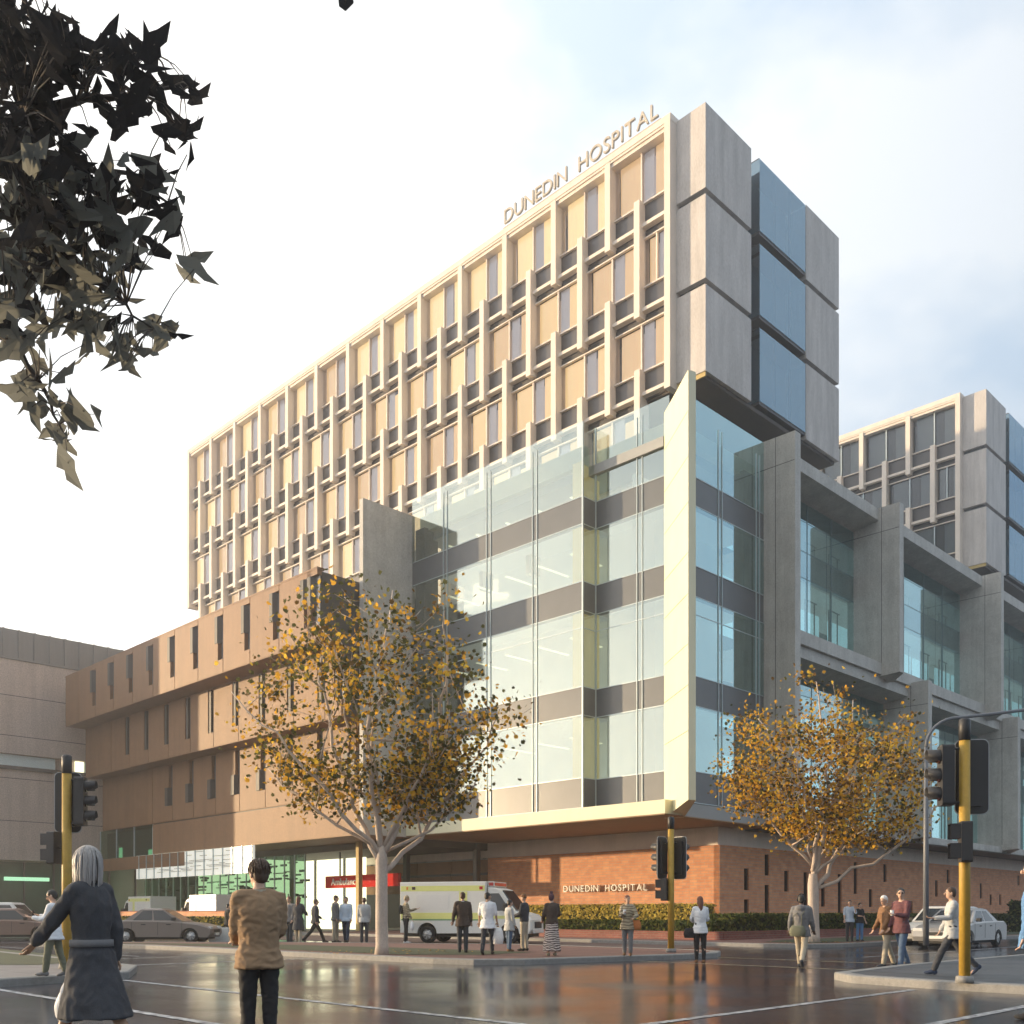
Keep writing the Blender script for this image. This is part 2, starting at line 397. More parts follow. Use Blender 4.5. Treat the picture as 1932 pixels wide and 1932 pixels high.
def person(P):
    z0 = P.get('z', 0.0)
    loc = ground(P['x'], P['yf'], z0) if 'loc' not in P else Vector(P['loc'])
    H = P.get('H') or (P['yf'] - P['yh']) * loc.y / FPX
    s = H / 1.75
    fem = P.get('fem', False)
    P.setdefault('legs', [(2, 2), (-2, 1)]); P.setdefault('arms', [(4, 7, 14, 4), (4, 7, 14, 4)])
    J = skeleton(P)
    vox = P.get('vox', 0.019)
    fat = P.get('fat', 1.0)
    skin = M[P.get('skin', 'skin_light')]
    root = thing('person', P['label'], 'person', loc, R(P['rot']), P.get('group', 'people around the junction'))
    root.scale = (s * fat, s * fat, s)
    up = J['up']
    # body: one continuous surface
    b = MB()
    b.loft(torso_rings(J, fem))
    b.cap(up(0, -0.005, 0.55), up(0, 0.012, 0.66), 0.055, 0.05)
    for i in (0, 1): b.cap(up(0, -0.015, 0.56), J['sh%d' % i] + Vector((0, -0.01, 0.0)), 0.055, 0.045)
    hd = J['head']; tn = R(P.get('turn', 0)); nod = R(P.get('nod', 0))
    HM = Matrix.Translation(hd) @ Matrix.Rotation(tn, 4, 'Z') @ Matrix.Rotation(-nod, 4, 'X')
    def hp(x, y, z): return HM @ Vector((x, y, z))
    h3 = HM.to_3x3()
    b.ell(hp(0, 0, 0.015), (0.076, 0.094, 0.105), 14, 10, 0, h3)
    b.ell(hp(0, 0.022, -0.055), (0.055, 0.066, 0.062), 12, 8, 0, h3)
    for i in (0, 1):
        b.cap(J['sh%d' % i], J['elb%d' % i], 0.050 if fem else 0.058, 0.039)
        b.cap(J['elb%d' % i], J['wr%d' % i], 0.039, 0.027)
        b.cap(J['hip%d' % i] + Vector((0, 0, -0.02)), J['knee%d' % i], 0.085, 0.054)
        k, a = J['knee%d' % i], J['ank%d' % i]
        b.cap(k, k.lerp(a, 0.35) + Vector((0, -0.012, 0)), 0.053, 0.053); b.cap(k.lerp(a, 0.35) + Vector((0, -0.012, 0)), a, 0.053, 0.036)
        pt = J['pitch%d' % i]
        fdir = Vector((0, math.cos(pt), math.sin(pt)))
        b.cap(a + Vector((0, -0.02, -0.035)), a + fdir * 0.14 + Vector((0, 0, -0.05)), 0.036, 0.026)
    b = remeshed(b, vox, 3)
    n0 = len(b.f)
    hm = MB(); 
    for i in (0, 1): hand(hm, J['wr%d' % i], J['fd%d' % i], (-1, 1)[i], P.get('curl', 0.6))
    b.add(hm.v, hm.f, 0, True)
    f = MB()
    f.ell(hp(0, 0.104, -0.012), (0.012, 0.017, 0.024), 8, 6, 0, h3)
    for sd in (-1, 1): f.ell(hp(sd * 0.076, -0.008, -0.005), (0.012, 0.02, 0.032), 8, 6, 0, h3)
    b.add(f.v, f.f, 0, True)
    f = MB()
    for sd in (-1, 1): f.ell(hp(sd * 0.031, 0.083, 0.012), (0.013, 0.010, 0.008), 8, 6, 0, h3)
    b.add(f.v, f.f, 1, True); f = MB()
    for sd in (-1, 1):
        f.ell(hp(sd * 0.031, 0.0905, 0.012), (0.006, 0.004, 0.006), 8, 6, 0, h3)
        f.ell(hp(sd * 0.031, 0.085, 0.034), (0.019, 0.008, 0.004), 8, 6, 0, h3)
    b.add(f.v, f.f, 2, True); f = MB()
    f.ell(hp(0, 0.088, -0.058), (0.022, 0.008, 0.006), 8, 6, 0, h3)
    b.add(f.v, f.f, 3, True)
    b.build('body', [skin, M['eye_white'], M['eye_dark'], M['lips']], root)
    # clothes
    tk, tcol, tlen, slv = P['top']
    g = {'shirt': 0.016, 'jacket': 0.024, 'coat': 0.024}[tk]
    t = MB(); rs = torso_rings(J, fem, g, -0.07, 0.56)
    t.loft(rs)
    for i in (0, 1): t.cap(up(0, -0.015, 0.545), J['sh%d' % i] + Vector((0, -0.01, -0.004)), 0.055 + g * 0.7, 0.048 + g * 0.8)
    hzv = J['hz']
    if tlen < -0.05:
        A = up(0, 0, 0.02); zb = tlen
        fl = P.get('flare', 0.03)
        rr = []
        for z in (0.06, -0.08, zb * 0.6, zb):
            w = max(0, -z) / max(0.01, -zb)
            rr.append(ring(hzv + z, 0.172 + g + fl * w, 0.122 + g + fl * 1.3 * w, -0.05 * w if P.get('stride') else 0.0))
        t.loft(rr)
    for i in (0, 1):
        sg = g * 0.75
        t.cap(J['sh%d' % i] + Vector((0, 0, -0.012)), J['elb%d' % i], (0.047 if fem else 0.053) + sg, 0.040 + sg)
        if slv == 'long': t.cap(J['elb%d' % i], J['elb%d' % i].lerp(J['wr%d' % i], 0.93), 0.043 + sg, 0.032 + sg * 0.9)
    if P.get('hood'): t.ell(up(0, -0.10, 0.55), (0.115, 0.07, 0.075), 12, 8)
    t = remeshed(t, vox, 3)
    wrinkle(t, 0.010 if P.get('vox', 1) < 0.013 else 0.009, 8.0, 1.7 if tk != 'coat' else 0.7)
    top = t.build({'shirt': 'shirt', 'jacket': 'jacket', 'coat': 'coat'}[tk], M[tcol], root)
    if P.get('belt'):
        bm_ = MB(); bm_.loft([ring(hzv + 0.10, 0.192, 0.148), ring(hzv + 0.155, 0.190, 0.146)], 0, True)
        bm_.build('belt', M[P['belt']], top)
    if P.get('collar'):
        c_ = MB(); c_.loft([[up(0, -0.005, 0.545) + v for v in ring(0, 0.10, 0.085)], [up(0, -0.005, 0.60) + v for v in ring(0, 0.074, 0.072)]], 0, True, False)
        c_.build('collar', M[P['collar']], top)
    bk, bcol, blen = P['bottom']
    bt = MB()
    if bk == 'trousers':
        bt.loft(torso_rings(J, fem, 0.012, -0.09, 0.17))
        for i in (0, 1):
            k, a = J['knee%d' % i], J['ank%d' % i]
            bt.cap(J['hip%d' % i] + Vector((0, 0, -0.02)), k, 0.095, 0.068); e = k.lerp(a, 0.96)
            bt.cap(k, e, 0.068, P.get('cuff', 0.056))
        bt = remeshed(bt, vox, 3)
        wrinkle(bt, 0.008, 8.0, 1.6); bt.build('trousers', M[bcol], root)
    else:
        rr = []
        for z in (0.12, 0.0, -0.10, blen * 0.55, blen):
            w = max(0, -z) / max(0.01, -blen); fl = P.get('skirt_flare', 0.05)
            rr.append([v + Vector((0, 0, 0)) for v in ring(hzv + z, 0.150 + 0.02 * (z < 0.1) + fl * w, 0.112 + 0.012 * (z < 0.1) + fl * 1.3 * w, 0.0, 20)])
        bt.loft(rr)
        if P.get('stride'):
            bt.cap(J['hip0'].lerp(J['knee0'], 0.62), J['hip0'].lerp(J['knee0'], 1.02), 0.095, 0.10)
        bt = remeshed(bt, vox, 2)
        wrinkle(bt, 0.012, 9.0, 0.15); bt.build('skirt', M[bcol], root)
    for i in (0, 1):
        a = J['ank%d' % i]; pt = J['pitch%d' % i]; sm = MB()
        rot = Matrix.Rotation(pt, 3, 'X')
        def sp(x, y, z): return a + rot @ Vector((x, y, z))
        sm.ell(sp(0, -0.015, -0.04), (0.045, 0.055, 0.052), 10, 6, 0, rot); sm.ell(sp(0, 0.09, -0.052), (0.046, 0.10, 0.034), 10, 6, 0, rot)
        sm.ell(sp(0, 0.03, -0.035), (0.043, 0.085, 0.045), 10, 6, 0, rot)
        sm.build('shoe', M[P.get('shoe', 'cloth_black')], root)
    hs, hc = P['hair']; hr = MB()
    if hs != 'beanie':
        hr.ell(hp(0, -0.014, 0.042), (0.086, 0.096, 0.092), 14, 10, 0, h3); hr.ell(hp(0, -0.045, -0.005), (0.080, 0.062, 0.085), 12, 8, 0, h3)
    else:
        hr.ell(hp(0, -0.008, 0.062), (0.087, 0.100, 0.085), 14, 10, 0, h3); hr.ell(hp(0, -0.03, 0.03), (0.083, 0.08, 0.06), 12, 8, 0, h3)
    if hs == 'bob':
        hr.ell(hp(0, -0.045, -0.06), (0.092, 0.065, 0.11), 14, 8, 0, h3); hr.ell(hp(0.065, 0.01, -0.045), (0.035, 0.06, 0.10), 10, 8, 0, h3); hr.ell(hp(-0.065, 0.01, -0.045), (0.035, 0.06, 0.10), 10, 8, 0, h3)
    if hs == 'long':
        hr.cap(hp(0, -0.06, -0.02), hp(0, -0.115, -0.30), 0.078, 0.05); hr.ell(hp(0, -0.05, -0.05), (0.095, 0.06, 0.10), 12, 8, 0, h3)
    if hs in ('bun',):
        hr.ell(hp(0, -0.02, 0.165), (0.05, 0.05, 0.045), 10, 8, 0, h3)
    hr = remeshed(hr, min(vox, 0.014), 3)
    if P.get('vox', 1) < 0.013:               # near heads get separate locks
        rh = random.Random(5); ln = 0.33 if hs == 'bob' else 0.10
        for k in range(150 if hs == 'bob' else 170):
            az = rh.uniform(R(28), R(332)); st = rh.uniform(0.0, 0.85)      # 0 is the face
            dx, dy = math.sin(az), math.cos(az); pts = []; rd = []
            for j in range(7):
                u = j / 6
                if hs == 'bob':
                    a = st * R(80) + u * R(95); rr = math.sin(min(a, R(100))); z = 0.035 + 0.108 * math.cos(min(a, R(90))) - max(0, u - 0.35) * ln * (1 + 0.2 * math.sin(k)); bl = 1.03 + 0.20 * math.sin(u * 2.6) + 0.02 * math.sin(k * 1.7)
                    pts.append(hp(dx * 0.088 * rr * bl + rh.gauss(0, .002), -0.012 + dy * 0.100 * rr * bl, z))
                else:
                    a = st * R(100) + u * R(32); pts.append(hp(dx * 0.093 * math.sin(a), -0.016 + dy * 0.104 * math.sin(a), 0.038 + 0.104 * math.cos(a)))
                rd.append(0.011 * (1 - 0.75 * u) if hs == 'bob' else 0.008 * (1 - 0.8 * u))
            hr.tube(pts, rd, 5)
    hr.build('beanie' if hs == 'beanie' else 'hair', M[hc], root)
    if P.get('headphones'):
        hm = MB(); hm.tube([hp(0.092 * math.cos(R(t)), -0.01, 0.02 + 0.125 * math.sin(R(t))) for t in range(0, 181, 20)], [0.012] * 10, 6)
        for sd in (-1, 1): hm.ell(hp(sd * 0.092, -0.01, 0.0), (0.022, 0.034, 0.042), 10, 6, 0, h3)
        hm.build('headphones', M['cloth_black'], root)
    if P.get('glasses'):
        gm = MB()
        for sd in (-1, 1): gm.ell(hp(sd * 0.032, 0.098, 0.012), (0.022, 0.006, 0.017), 10, 6, 0, h3); gm.cap(hp(sd * 0.05, 0.095, 0.014), hp(sd * 0.082, 0.0, 0.012), 0.004, 0.004, 5)
        gm.build('glasses', M['cloth_black'], root)
    mw = Matrix.Translation(loc) @ Matrix.Rotation(R(P['rot']), 4, 'Z') @ Matrix.Diagonal((s * fat, s * fat, s, 1))
    return root, J, mw
def bag(name, label, cat, mw, pt, size, m, handle_to=None, tilt=0.0, hm=None):
    t = thing(name, label, cat, mw @ Vector(pt), tilt)
    w, d, h = size; mb = MB()
    mb.loft([ring(-h * 0.98, w * 0.85, d * 0.8), ring(-h, w * 0.8, d * 0.7)][::-1] + [ring(-h * 0.6, w, d), ring(-h * 0.2, w * 0.85, d * 0.8), ring(0, w * 0.65, d * 0.35)], 0, True)
    mb.build('bag_body', M[m], t)
    if handle_to is not None:
        top = (mw @ Vector(handle_to)) - t.location
        top = Matrix.Rotation(-tilt, 3, 'Z') @ top
        hb = MB()
        for sd in (-1, 1): hb.tube([(sd * w * 0.5, 0, -0.01), (sd * w * 0.45, 0, top.z * 0.5), tuple(top)], [0.008] * 3, 5)
        hb.build('handle', M[hm or m], t)
    return t
def cup(label, mw, pt):
    t = thing('paper_cup', label, 'cup', mw @ Vector(pt)); mb = MB()
    mb.cyl((0, 0, -0.06), (0, 0, 1), 0.03, 0.11, 14, 0, 0.04); mb.build('cup_wall', M['paper_white'], t)
    MB().cyl((0, 0, 0.051), (0, 0, 1), 0.042, 0.014, 14).build('lid', M['cloth_white'], t)
    return t
STAND = [(3, 3), (-3, 1)]; WALK = [(24, 6), (-20, 14)]; WALK2 = [(-20, 16), (24, 5)]
def people():
    # foreground pair
    r, J, mw = person(dict(loc=(-3.21, 7.55, 0), H=1.735, rot=62, fem=True, vox=0.011, label='person with grey bob in long dark belted coat, near left corner',
        group='people near the camera', top=('coat', 'cloth_charcoal', -0.44, 'long'), flare=0.11, belt='cloth_grey', collar='cloth_black', bottom=('skirt', 'cloth_white', -0.40), skirt_flare=0.01, stride=True,
        hair=('bob', 'hair_grey'), shoe='cloth_black', legs=[(26, 6), (-22, 14)], arms=[(34, 16, 12, 0), (-16, 8, 20, 0)], skin='skin_tan', fat=0.92, lean=3))
    person(dict(loc=(-2.10, 8.2, 0), H=1.63, rot=28, vox=0.012, fat=1.0, label='person in tan jacket and dark trousers with back turned near the camera', group='people near the camera',
        top=('jacket', 'cloth_camel', -0.10, 'long'), collar='cloth_khaki', bottom=('trousers', 'cloth_black', 0), hair=('short', 'hair_brown'), legs=STAND, arms=[(14, 3, 50, 14), (8, 5, 55, 20)], skin='skin_light', turn=18))
    r, J, mw = person(dict(x=101, yf=1842, yh=1681, z=0.14, rot=95, label='person in loose white shirt and olive trousers beside the left yellow pole', top=('shirt', 'cloth_white', -0.16, 'long'), flare=0.04,
        bottom=('trousers', 'cloth_olive', 0), hair=('short', 'hair_black'), legs=[(10, 4), (-10, 6)], arms=[(15, 8, 85, 20), (15, 8, 95, 20)], shoe='cloth_grey', nod=22, glasses=True, fat=1.1))
    ph = thing('smartphone', 'dark phone held by the white shirted person on the left', 'phone', mw @ (J['wr1'] + Vector((-0.05, 0.10, 0.02))), R(95))
    mb = MB().box(-0.037, 0.037, -0.005, 0.005, -0.075, 0.075); mb.build('phone_case', M['cloth_black'], ph, bevel=0.003)
    MB().box(-0.033, 0.033, -0.0065, -0.0055, -0.066, 0.066).build('screen', M['eye_dark'], ph)
    # behind the island, by the ambulance bay
    B = [dict(x=430, yf=1777, yh=1704, rot=-60, label='person in black suit walking beside a light blue shirt near the hedge', top=('jacket', 'cloth_black', -0.12, 'long'), bottom=('trousers', 'cloth_black', 0), hair=('short', 'hair_black'), legs=WALK),
         dict(x=449, yf=1777, yh=1705, rot=-70, fem=True, label='person with long dark hair in light blue shirt and charcoal skirt', top=('shirt', 'cloth_paleblue', -0.05, 'long'), bottom=('skirt', 'cloth_charcoal', -0.36), hair=('long', 'hair_black'), legs=WALK2),
         dict(x=546, yf=1781, yh=1692, rot=150, label='person with auburn hair half hidden behind a dark grey coat', top=('jacket', 'cloth_grey', -0.1, 'long'), bottom=('trousers', 'cloth_charcoal', 0), hair=('short', 'hair_auburn')),
         dict(x=563, yf=1783, yh=1692, rot=-20, fem=True, label='person with auburn hair in long dark grey coat seen from behind', top=('coat', 'cloth_charcoal', -0.36, 'long'), bottom=('trousers', 'cloth_khaki', 0), hair=('long', 'hair_auburn'), shoe='cloth_brown', arms=[(5, 8, 30, 5), (30, 6, 40, 20)]),
         dict(x=595, yf=1779, yh=1693, rot=-65, label='person with sunglasses and dark open jacket striding to the right', top=('jacket', 'cloth_charcoal', -0.08, 'long'), bottom=('trousers', 'cloth_black', 0), hair=('short', 'hair_brown'), legs=[(30, 8), (-26, 16)], glasses=True, arms=[(10, 8, 50, 10), (-10, 8, 20, 0)]),
         dict(x=633, yf=1779, yh=1690, rot=-100, turn=20, label='person in grey jumper and khaki trousers left of a pale blue jumper', top=('shirt', 'cloth_grey', -0.08, 'long'), bottom=('trousers', 'cloth_khaki', 0), hair=('short', 'hair_brown'), legs=STAND),
         dict(x=653, yf=1779, yh=1693, rot=175, label='person in pale blue jumper and dark jeans walking towards the camera', top=('shirt', 'cloth_paleblue', -0.08, 'long'), bottom=('trousers', 'cloth_navy', 0), hair=('short', 'hair_black'), legs=[(14, 4), (-12, 8)], collar='cloth_white', skin='skin_tan'),
         dict(x=687, yf=1780, yh=1694, rot=8, label='person in light grey shirt and dark trousers just left of the near tree trunk', top=('shirt', 'cloth_lightgrey', -0.1, 'long'), bottom=('trousers', 'cloth_charcoal', 0), hair=('short', 'hair_brown'), legs=STAND),
         dict(x=873, yf=1797, yh=1684, z=0.14, rot=8, label='person in dark brown suit seen from behind in front of the ambulance', top=('jacket', 'cloth_leather', -0.14, 'long'), bottom=('trousers', 'cloth_charcoal', 0), hair=('short', 'hair_brown'), legs=STAND, collar='cloth_white', arms=[(0, 14, 20, 0), (2, 10, 10, 0)]),
         dict(x=989, yf=1794, yh=1688, z=0.14, rot=70, label='person with brown beanie, dark jacket and khaki trousers by the ambulance bonnet', top=('jacket', 'cloth_charcoal', -0.05, 'long'), bottom=('trousers', 'cloth_khaki', 0), hair=('beanie', 'cloth_brown'), legs=STAND, arms=[(10, 8, 60, 15), (10, 8, 60, 15)]),
         dict(x=961, yf=1795, yh=1698, z=0.14, rot=-60, fem=True, label='person with dark hair in pale grey jacket and blue jeans facing a brown beanie', top=('jacket', 'cloth_lightgrey', -0.20, 'long'), bottom=('trousers', 'cloth_denim', 0), hair=('short', 'hair_black'), legs=STAND, shoe='cloth_brown'),
         dict(x=1603, yf=1776, yh=1699, z=0.14, rot=170, label='person in light blue shirt and grey trousers right of the golden tree', top=('shirt', 'cloth_paleblue', -0.08, 'short'), bottom=('trousers', 'cloth_charcoal', 0), hair=('short', 'hair_black'), legs=STAND, arms=[(40, 10, 110, 20), (5, 8, 20, 0)]),
         dict(x=1622, yf=1776, yh=1704, z=0.14, rot=195, fem=True, label='person in black top and bright blue jeans right of the golden tree', top=('shirt', 'cloth_black', -0.06, 'short'), bottom=('trousers', 'cloth_blue', 0), hair=('short', 'hair_black'), legs=STAND, arms=[(5, 8, 20, 0), (25, 6, 60, 15)]),
         dict(x=1674, yf=1826, yh=1690, rot=100, turn=25, nod=8, label='person with white hair in brown jacket and cream trousers crossing the road', top=('jacket', 'cloth_brown', -0.10, 'long'), bottom=('trousers', 'cloth_khaki', 0), hair=('short', 'hair_white'), legs=[(14, 6), (-12, 10)], arms=[(14, 8, 20, 0), (10, 8, 20, 0)], lean=5, shoe='cloth_charcoal'),
         dict(x=1796, yf=1838, yh=1667, z=0.14, rot=78, vox=0.015, label='person in light grey shirt striding left past the right hand yellow pole', top=('shirt', 'cloth_lightgrey', -0.14, 'long'), bottom=('trousers', 'cloth_charcoal', 0), hair=('short', 'hair_brown'), legs=[(28, 6), (-26, 18)], arms=[(20, 8, 70, 8), (8, 8, 20, 0)], shoe='cloth_navy'),
         dict(loc=(5.93, 11.2, 0), H=1.80, rot=60, vox=0.014, label='person in blue denim jacket at the right edge of the view', group='people near the camera', top=('jacket', 'cloth_blue', -0.12, 'long'), bottom=('trousers', 'cloth_navy', 0), hair=('short', 'hair_brown'), legs=STAND)]
    for P in B: person(P)
    r, J, mw = person(dict(x=766, yf=1780, yh=1690, rot=-75, fem=True, nod=15, label='person with blond hair in striped top looking down at the rear of the ambulance', top=('shirt', 'camo_print', -0.05, 'long'), bottom=('trousers', 'cloth_black', 0), hair=('short', 'hair_blond'), legs=STAND, arms=[(35, 8, 70, 15), (8, 8, 20, 0)], shoe='shoe_white'))
    bag('shopping_bag', 'white cloth bag hanging from the person at the rear of the ambulance', 'bag', mw, J['wr1'] + Vector((0.02, 0.02, -0.12)), (0.17, 0.08, 0.36), 'cloth_white', J['wr1'] + Vector((0, 0.02, -0.07)), R(-75))
    bag('backpack', 'small black backpack on the person at the rear of the ambulance', 'bag', mw, J['up'](0, -0.19, 0.5), (0.14, 0.09, 0.36), 'cloth_black', None, R(-75))
    r, J, mw = person(dict(x=920, yf=1801, yh=1684, z=0.14, rot=-12, label='person in short sleeved white shirt walking towards the ambulance cab', top=('shirt', 'cloth_white', -0.16, 'short'), flare=0.05, bottom=('trousers', 'cloth_charcoal', 0), hair=('short', 'hair_black'), legs=[(-14, 10), (14, 4)], turn=-40, skin='skin_tan', arms=[(2, 12, 15, 0), (4, 10, 15, 0)]))
    bag('shopping_bag', 'white paper bag carried by the person in a short sleeved white shirt', 'bag', mw, J['wr1'] + Vector((0.02, 0.02, -0.16)), (0.15, 0.08, 0.42), 'paper_white', J['wr1'] + Vector((0, 0.02, -0.08)), 0)
    person(dict(x=1041, yf=1803, yh=1687, z=0.14, rot=15, fem=True, turn=-30, label='person with knotted brown beanie, leather jacket and long patterned skirt', top=('jacket', 'cloth_leather', -0.04, 'long'), bottom=('skirt', 'tribal_print', -0.78), skirt_flare=0.09, hair=('bun', 'cloth_plum'), legs=STAND, arms=[(10, 14, 40, 15), (15, 16, 60, 25)], shoe='cloth_khaki'))
    r, J, mw = person(dict(x=1184, yf=1803, yh=1690, z=0.14, rot=170, turn=35, fem=True, label='person in camouflage jacket and grey trousers under the wall lettering', top=('jacket', 'camo_print', -0.14, 'long'), collar='cloth_khaki', bottom=('trousers', 'cloth_grey', 0), hair=('short', 'hair_auburn'), legs=[(4, 2), (-4, 4)], arms=[(10, 24, 60, 40), (20, 8, 85, 30)], shoe='cloth_brown'))
    cup('paper coffee cup in the hand of the person in a camouflage jacket', mw, J['wr1'] + J['fd1'] * 0.08 + Vector((0, 0, 0.03)))
    bag('shoulder_bag', 'orange shoulder bag at the hip of the person in a camouflage jacket', 'bag', mw, (-0.25, 0.02, J['hz'] + 0.13), (0.13, 0.06, 0.24), 'cloth_orange', J['sh0'] + Vector((0, 0, 0.07)), R(170))
    r, J, mw = person(dict(x=1321, yf=1817, yh=1692, rot=2, fem=True, label='person with long auburn hair, white shirt and black trousers seen from behind', top=('shirt', 'cloth_white', -0.12, 'long'), flare=0.02, bottom=('trousers', 'cloth_black', 0), cuff=0.046, hair=('long', 'hair_auburn'), legs=[(2, 0), (-2, 0)], arms=[(14, 12, 60, 30), (14, 12, 60, 30)], shoe='cloth_brown'))
    bag('handbag', 'black leather handbag at the hip of the person with long auburn hair', 'bag', mw, (-0.27, 0.0, J['hz'] + 0.02), (0.16, 0.07, 0.24), 'cloth_black', J['sh0'] + Vector((0, 0, 0.07)), 0)
    r, J, mw = person(dict(x=1512, yf=1825, yh=1686, rot=-28, label='person in grey hoodie and black headphones crossing towards the far tree', top=('jacket', 'cloth_grey', -0.13, 'long'), hood=True, bottom=('trousers', 'cloth_khaki', 0), hair=('short', 'hair_black'), headphones=True, skin='skin_dark', legs=[(20, 4), (-20, 22)], arms=[(-8, 14, 25, 0), (8, 10, 20, 0)], shoe='cloth_charcoal'))
    bag('messenger_bag', 'olive messenger bag across the back of the person in a grey hoodie', 'bag', mw, (-0.05, -0.19, J['hz'] + 0.13), (0.19, 0.06, 0.24), 'cloth_olive', J['sh1'] + Vector((0, -0.02, 0.08)), R(-28))
    r, J, mw = person(dict(x=1701, yf=1828, yh=1676, rot=115, turn=45, label='person with glasses, dark checked shirt and blue jeans beside white hair', top=('shirt', 'plaid', -0.12, 'long'), bottom=('trousers', 'cloth_denim', 0), hair=('short', 'hair_black'), legs=[(12, 6), (-14, 12)], arms=[(16, 8, 80, 25), (4, 8, 20, 0)], glasses=True, shoe='cloth_charcoal'))
    cup('red and white drink cup held by the person in a checked shirt', mw, J['wr0'] + J['fd0'] * 0.08 + Vector((0, 0, 0.03)))
people()
# ---------------------------------------------------------------- ground
def asphalt(name, c, r0, r1):
    m = bpy.data.materials.new(name); nt, N, L, b = nodes_of(m)
    tc = N.new('ShaderNodeTexCoord')
    n1 = N.new('ShaderNodeTexNoise'); n1.inputs['Scale'].default_value = 0.35; n1.inputs['Detail'].default_value = 7
    n2 = N.new('ShaderNodeTexNoise'); n2.inputs['Scale'].default_value = 55; n2.inputs['Detail'].default_value = 4
    n3 = N.new('ShaderNodeTexVoronoi'); n3.inputs['Scale'].default_value = 24
    for n in (n1, n2, n3): L.new(tc.outputs['Object'], n.inputs['Vector'])
    mx = N.new('ShaderNodeMix'); mx.data_type = 'RGBA'
    mx.inputs['A'].default_value = (*[k * 0.6 for k in c], 1); mx.inputs['B'].default_value = (*[k * 1.5 for k in c], 1)
    ad = N.new('ShaderNodeMath'); ad.operation = 'MULTIPLY'
    L.new(n1.outputs['Fac'], ad.inputs[0]); L.new(n2.outputs['Fac'], ad.inputs[1])
    m2 = N.new('ShaderNodeMath'); m2.operation = 'MULTIPLY'; m2.inputs[1].default_value = 2.0; L.new(ad.outputs[0], m2.inputs[0])
    L.new(m2.outputs[0], mx.inputs['Factor'])
    ck = N.new('ShaderNodeTexVoronoi'); ck.feature = 'DISTANCE_TO_EDGE'; ck.inputs['Scale'].default_value = 0.22       # sealed cracks
    wp = N.new('ShaderNodeMix'); wp.data_type = 'VECTOR'; wp.inputs['Factor'].default_value = 0.22
    nn = N.new('ShaderNodeTexNoise'); nn.inputs['Scale'].default_value = 0.8; L.new(tc.outputs['Object'], nn.inputs['Vector'])
    L.new(tc.outputs['Object'], wp.inputs['A']); L.new(nn.outputs['Color'], wp.inputs['B']); L.new(wp.outputs['Result'], ck.inputs['Vector'])
    cm = N.new('ShaderNodeMapRange'); cm.inputs['From Min'].default_value = 0.0; cm.inputs['From Max'].default_value = 0.012; cm.inputs['To Min'].default_value = 0.25
    L.new(ck.outputs['Distance'], cm.inputs['Value'])
    m3 = N.new('ShaderNodeMix'); m3.data_type = 'RGBA'; m3.blend_type = 'MULTIPLY'; m3.inputs['Factor'].default_value = 1.0
    L.new(mx.outputs['Result'], m3.inputs['A']); L.new(cm.outputs['Result'], m3.inputs['B']); L.new(m3.outputs['Result'], b.inputs['Base Color'])
    mr = N.new('ShaderNodeMapRange'); mr.inputs['From Min'].default_value = 0.35; mr.inputs['From Max'].default_value = 0.65
    mr.inputs['To Min'].default_value = r0; mr.inputs['To Max'].default_value = r1
    L.new(n1.outputs['Fac'], mr.inputs['Value']); L.new(mr.outputs['Result'], b.inputs['Roughness'])
    b.inputs['Specular IOR Level'].default_value = 0.75
    bp = N.new('ShaderNodeBump'); bp.inputs['Strength'].default_value = 0.17; bp.inputs['Distance'].default_value = 0.004
    ah = N.new('ShaderNodeMath'); ah.operation = 'ADD'; L.new(n3.outputs['Distance'], ah.inputs[0]); L.new(n2.outputs['Fac'], ah.inputs[1])
    L.new(ah.outputs[0], bp.inputs['Height']); L.new(bp.outputs['Normal'], b.inputs['Normal'])
    MATS[name] = m; return m
asphalt('road_asphalt', (0.026, 0.029, 0.042), 0.07, 0.26)
asphalt('path_asphalt', (0.055, 0.06, 0.068), 0.35, 0.6)
brick_mat('red_paving', (0.20, 0.10, 0.08), (0.15, 0.075, 0.062), (0.12, 0.08, 0.07), 0.4, 0.2)
brick_mat('grey_paving', (0.24, 0.22, 0.21), (0.20, 0.185, 0.18), (0.12, 0.11, 0.11), 1.2, 0.6)
mat('kerb_stone', (0.24, 0.235, 0.225), 0.75, 0.3, 9.0, 0.25, fine=0.5)
mat('paint_white', (0.62, 0.62, 0.60), 0.55, 0.35, 4.0)
mat('paint_yellow', (0.62, 0.50, 0.28), 0.55, 0.3, 4.0)
def worn_paint(name, c):
    m = bpy.data.materials.new(name); nt, N, L, b = nodes_of(m); b.inputs['Roughness'].default_value = 0.5
    tc = N.new('ShaderNodeTexCoord'); nz = N.new('ShaderNodeTexNoise'); nz.inputs['Scale'].default_value = 7.0; nz.inputs['Detail'].default_value = 8; nz.inputs['Roughness'].default_value = 0.75
    L.new(tc.outputs['Object'], nz.inputs['Vector'])
    cr = N.new('ShaderNodeValToRGB'); e = cr.color_ramp.elements; e[0].position = 0.40; e[0].color = (0.05, 0.05, 0.06, 1); e[1].position = 0.58; e[1].color = (*c, 1)
    L.new(nz.outputs['Fac'], cr.inputs['Fac']); L.new(cr.outputs['Color'], b.inputs['Base Color']); MATS[name] = m
worn_paint('paint_white', (0.50, 0.51, 0.52)); worn_paint('paint_yellow', (0.55, 0.44, 0.25))
mat('soil', (0.05, 0.045, 0.03), 0.95, 0.3, 3.0)
mat('grass', (0.050, 0.062, 0.026), 0.95, 0.4, 3.5, 0.3, fine=0.6)
mat('far_ground', (0.07, 0.07, 0.07), 0.9, 0.2, 0.05)
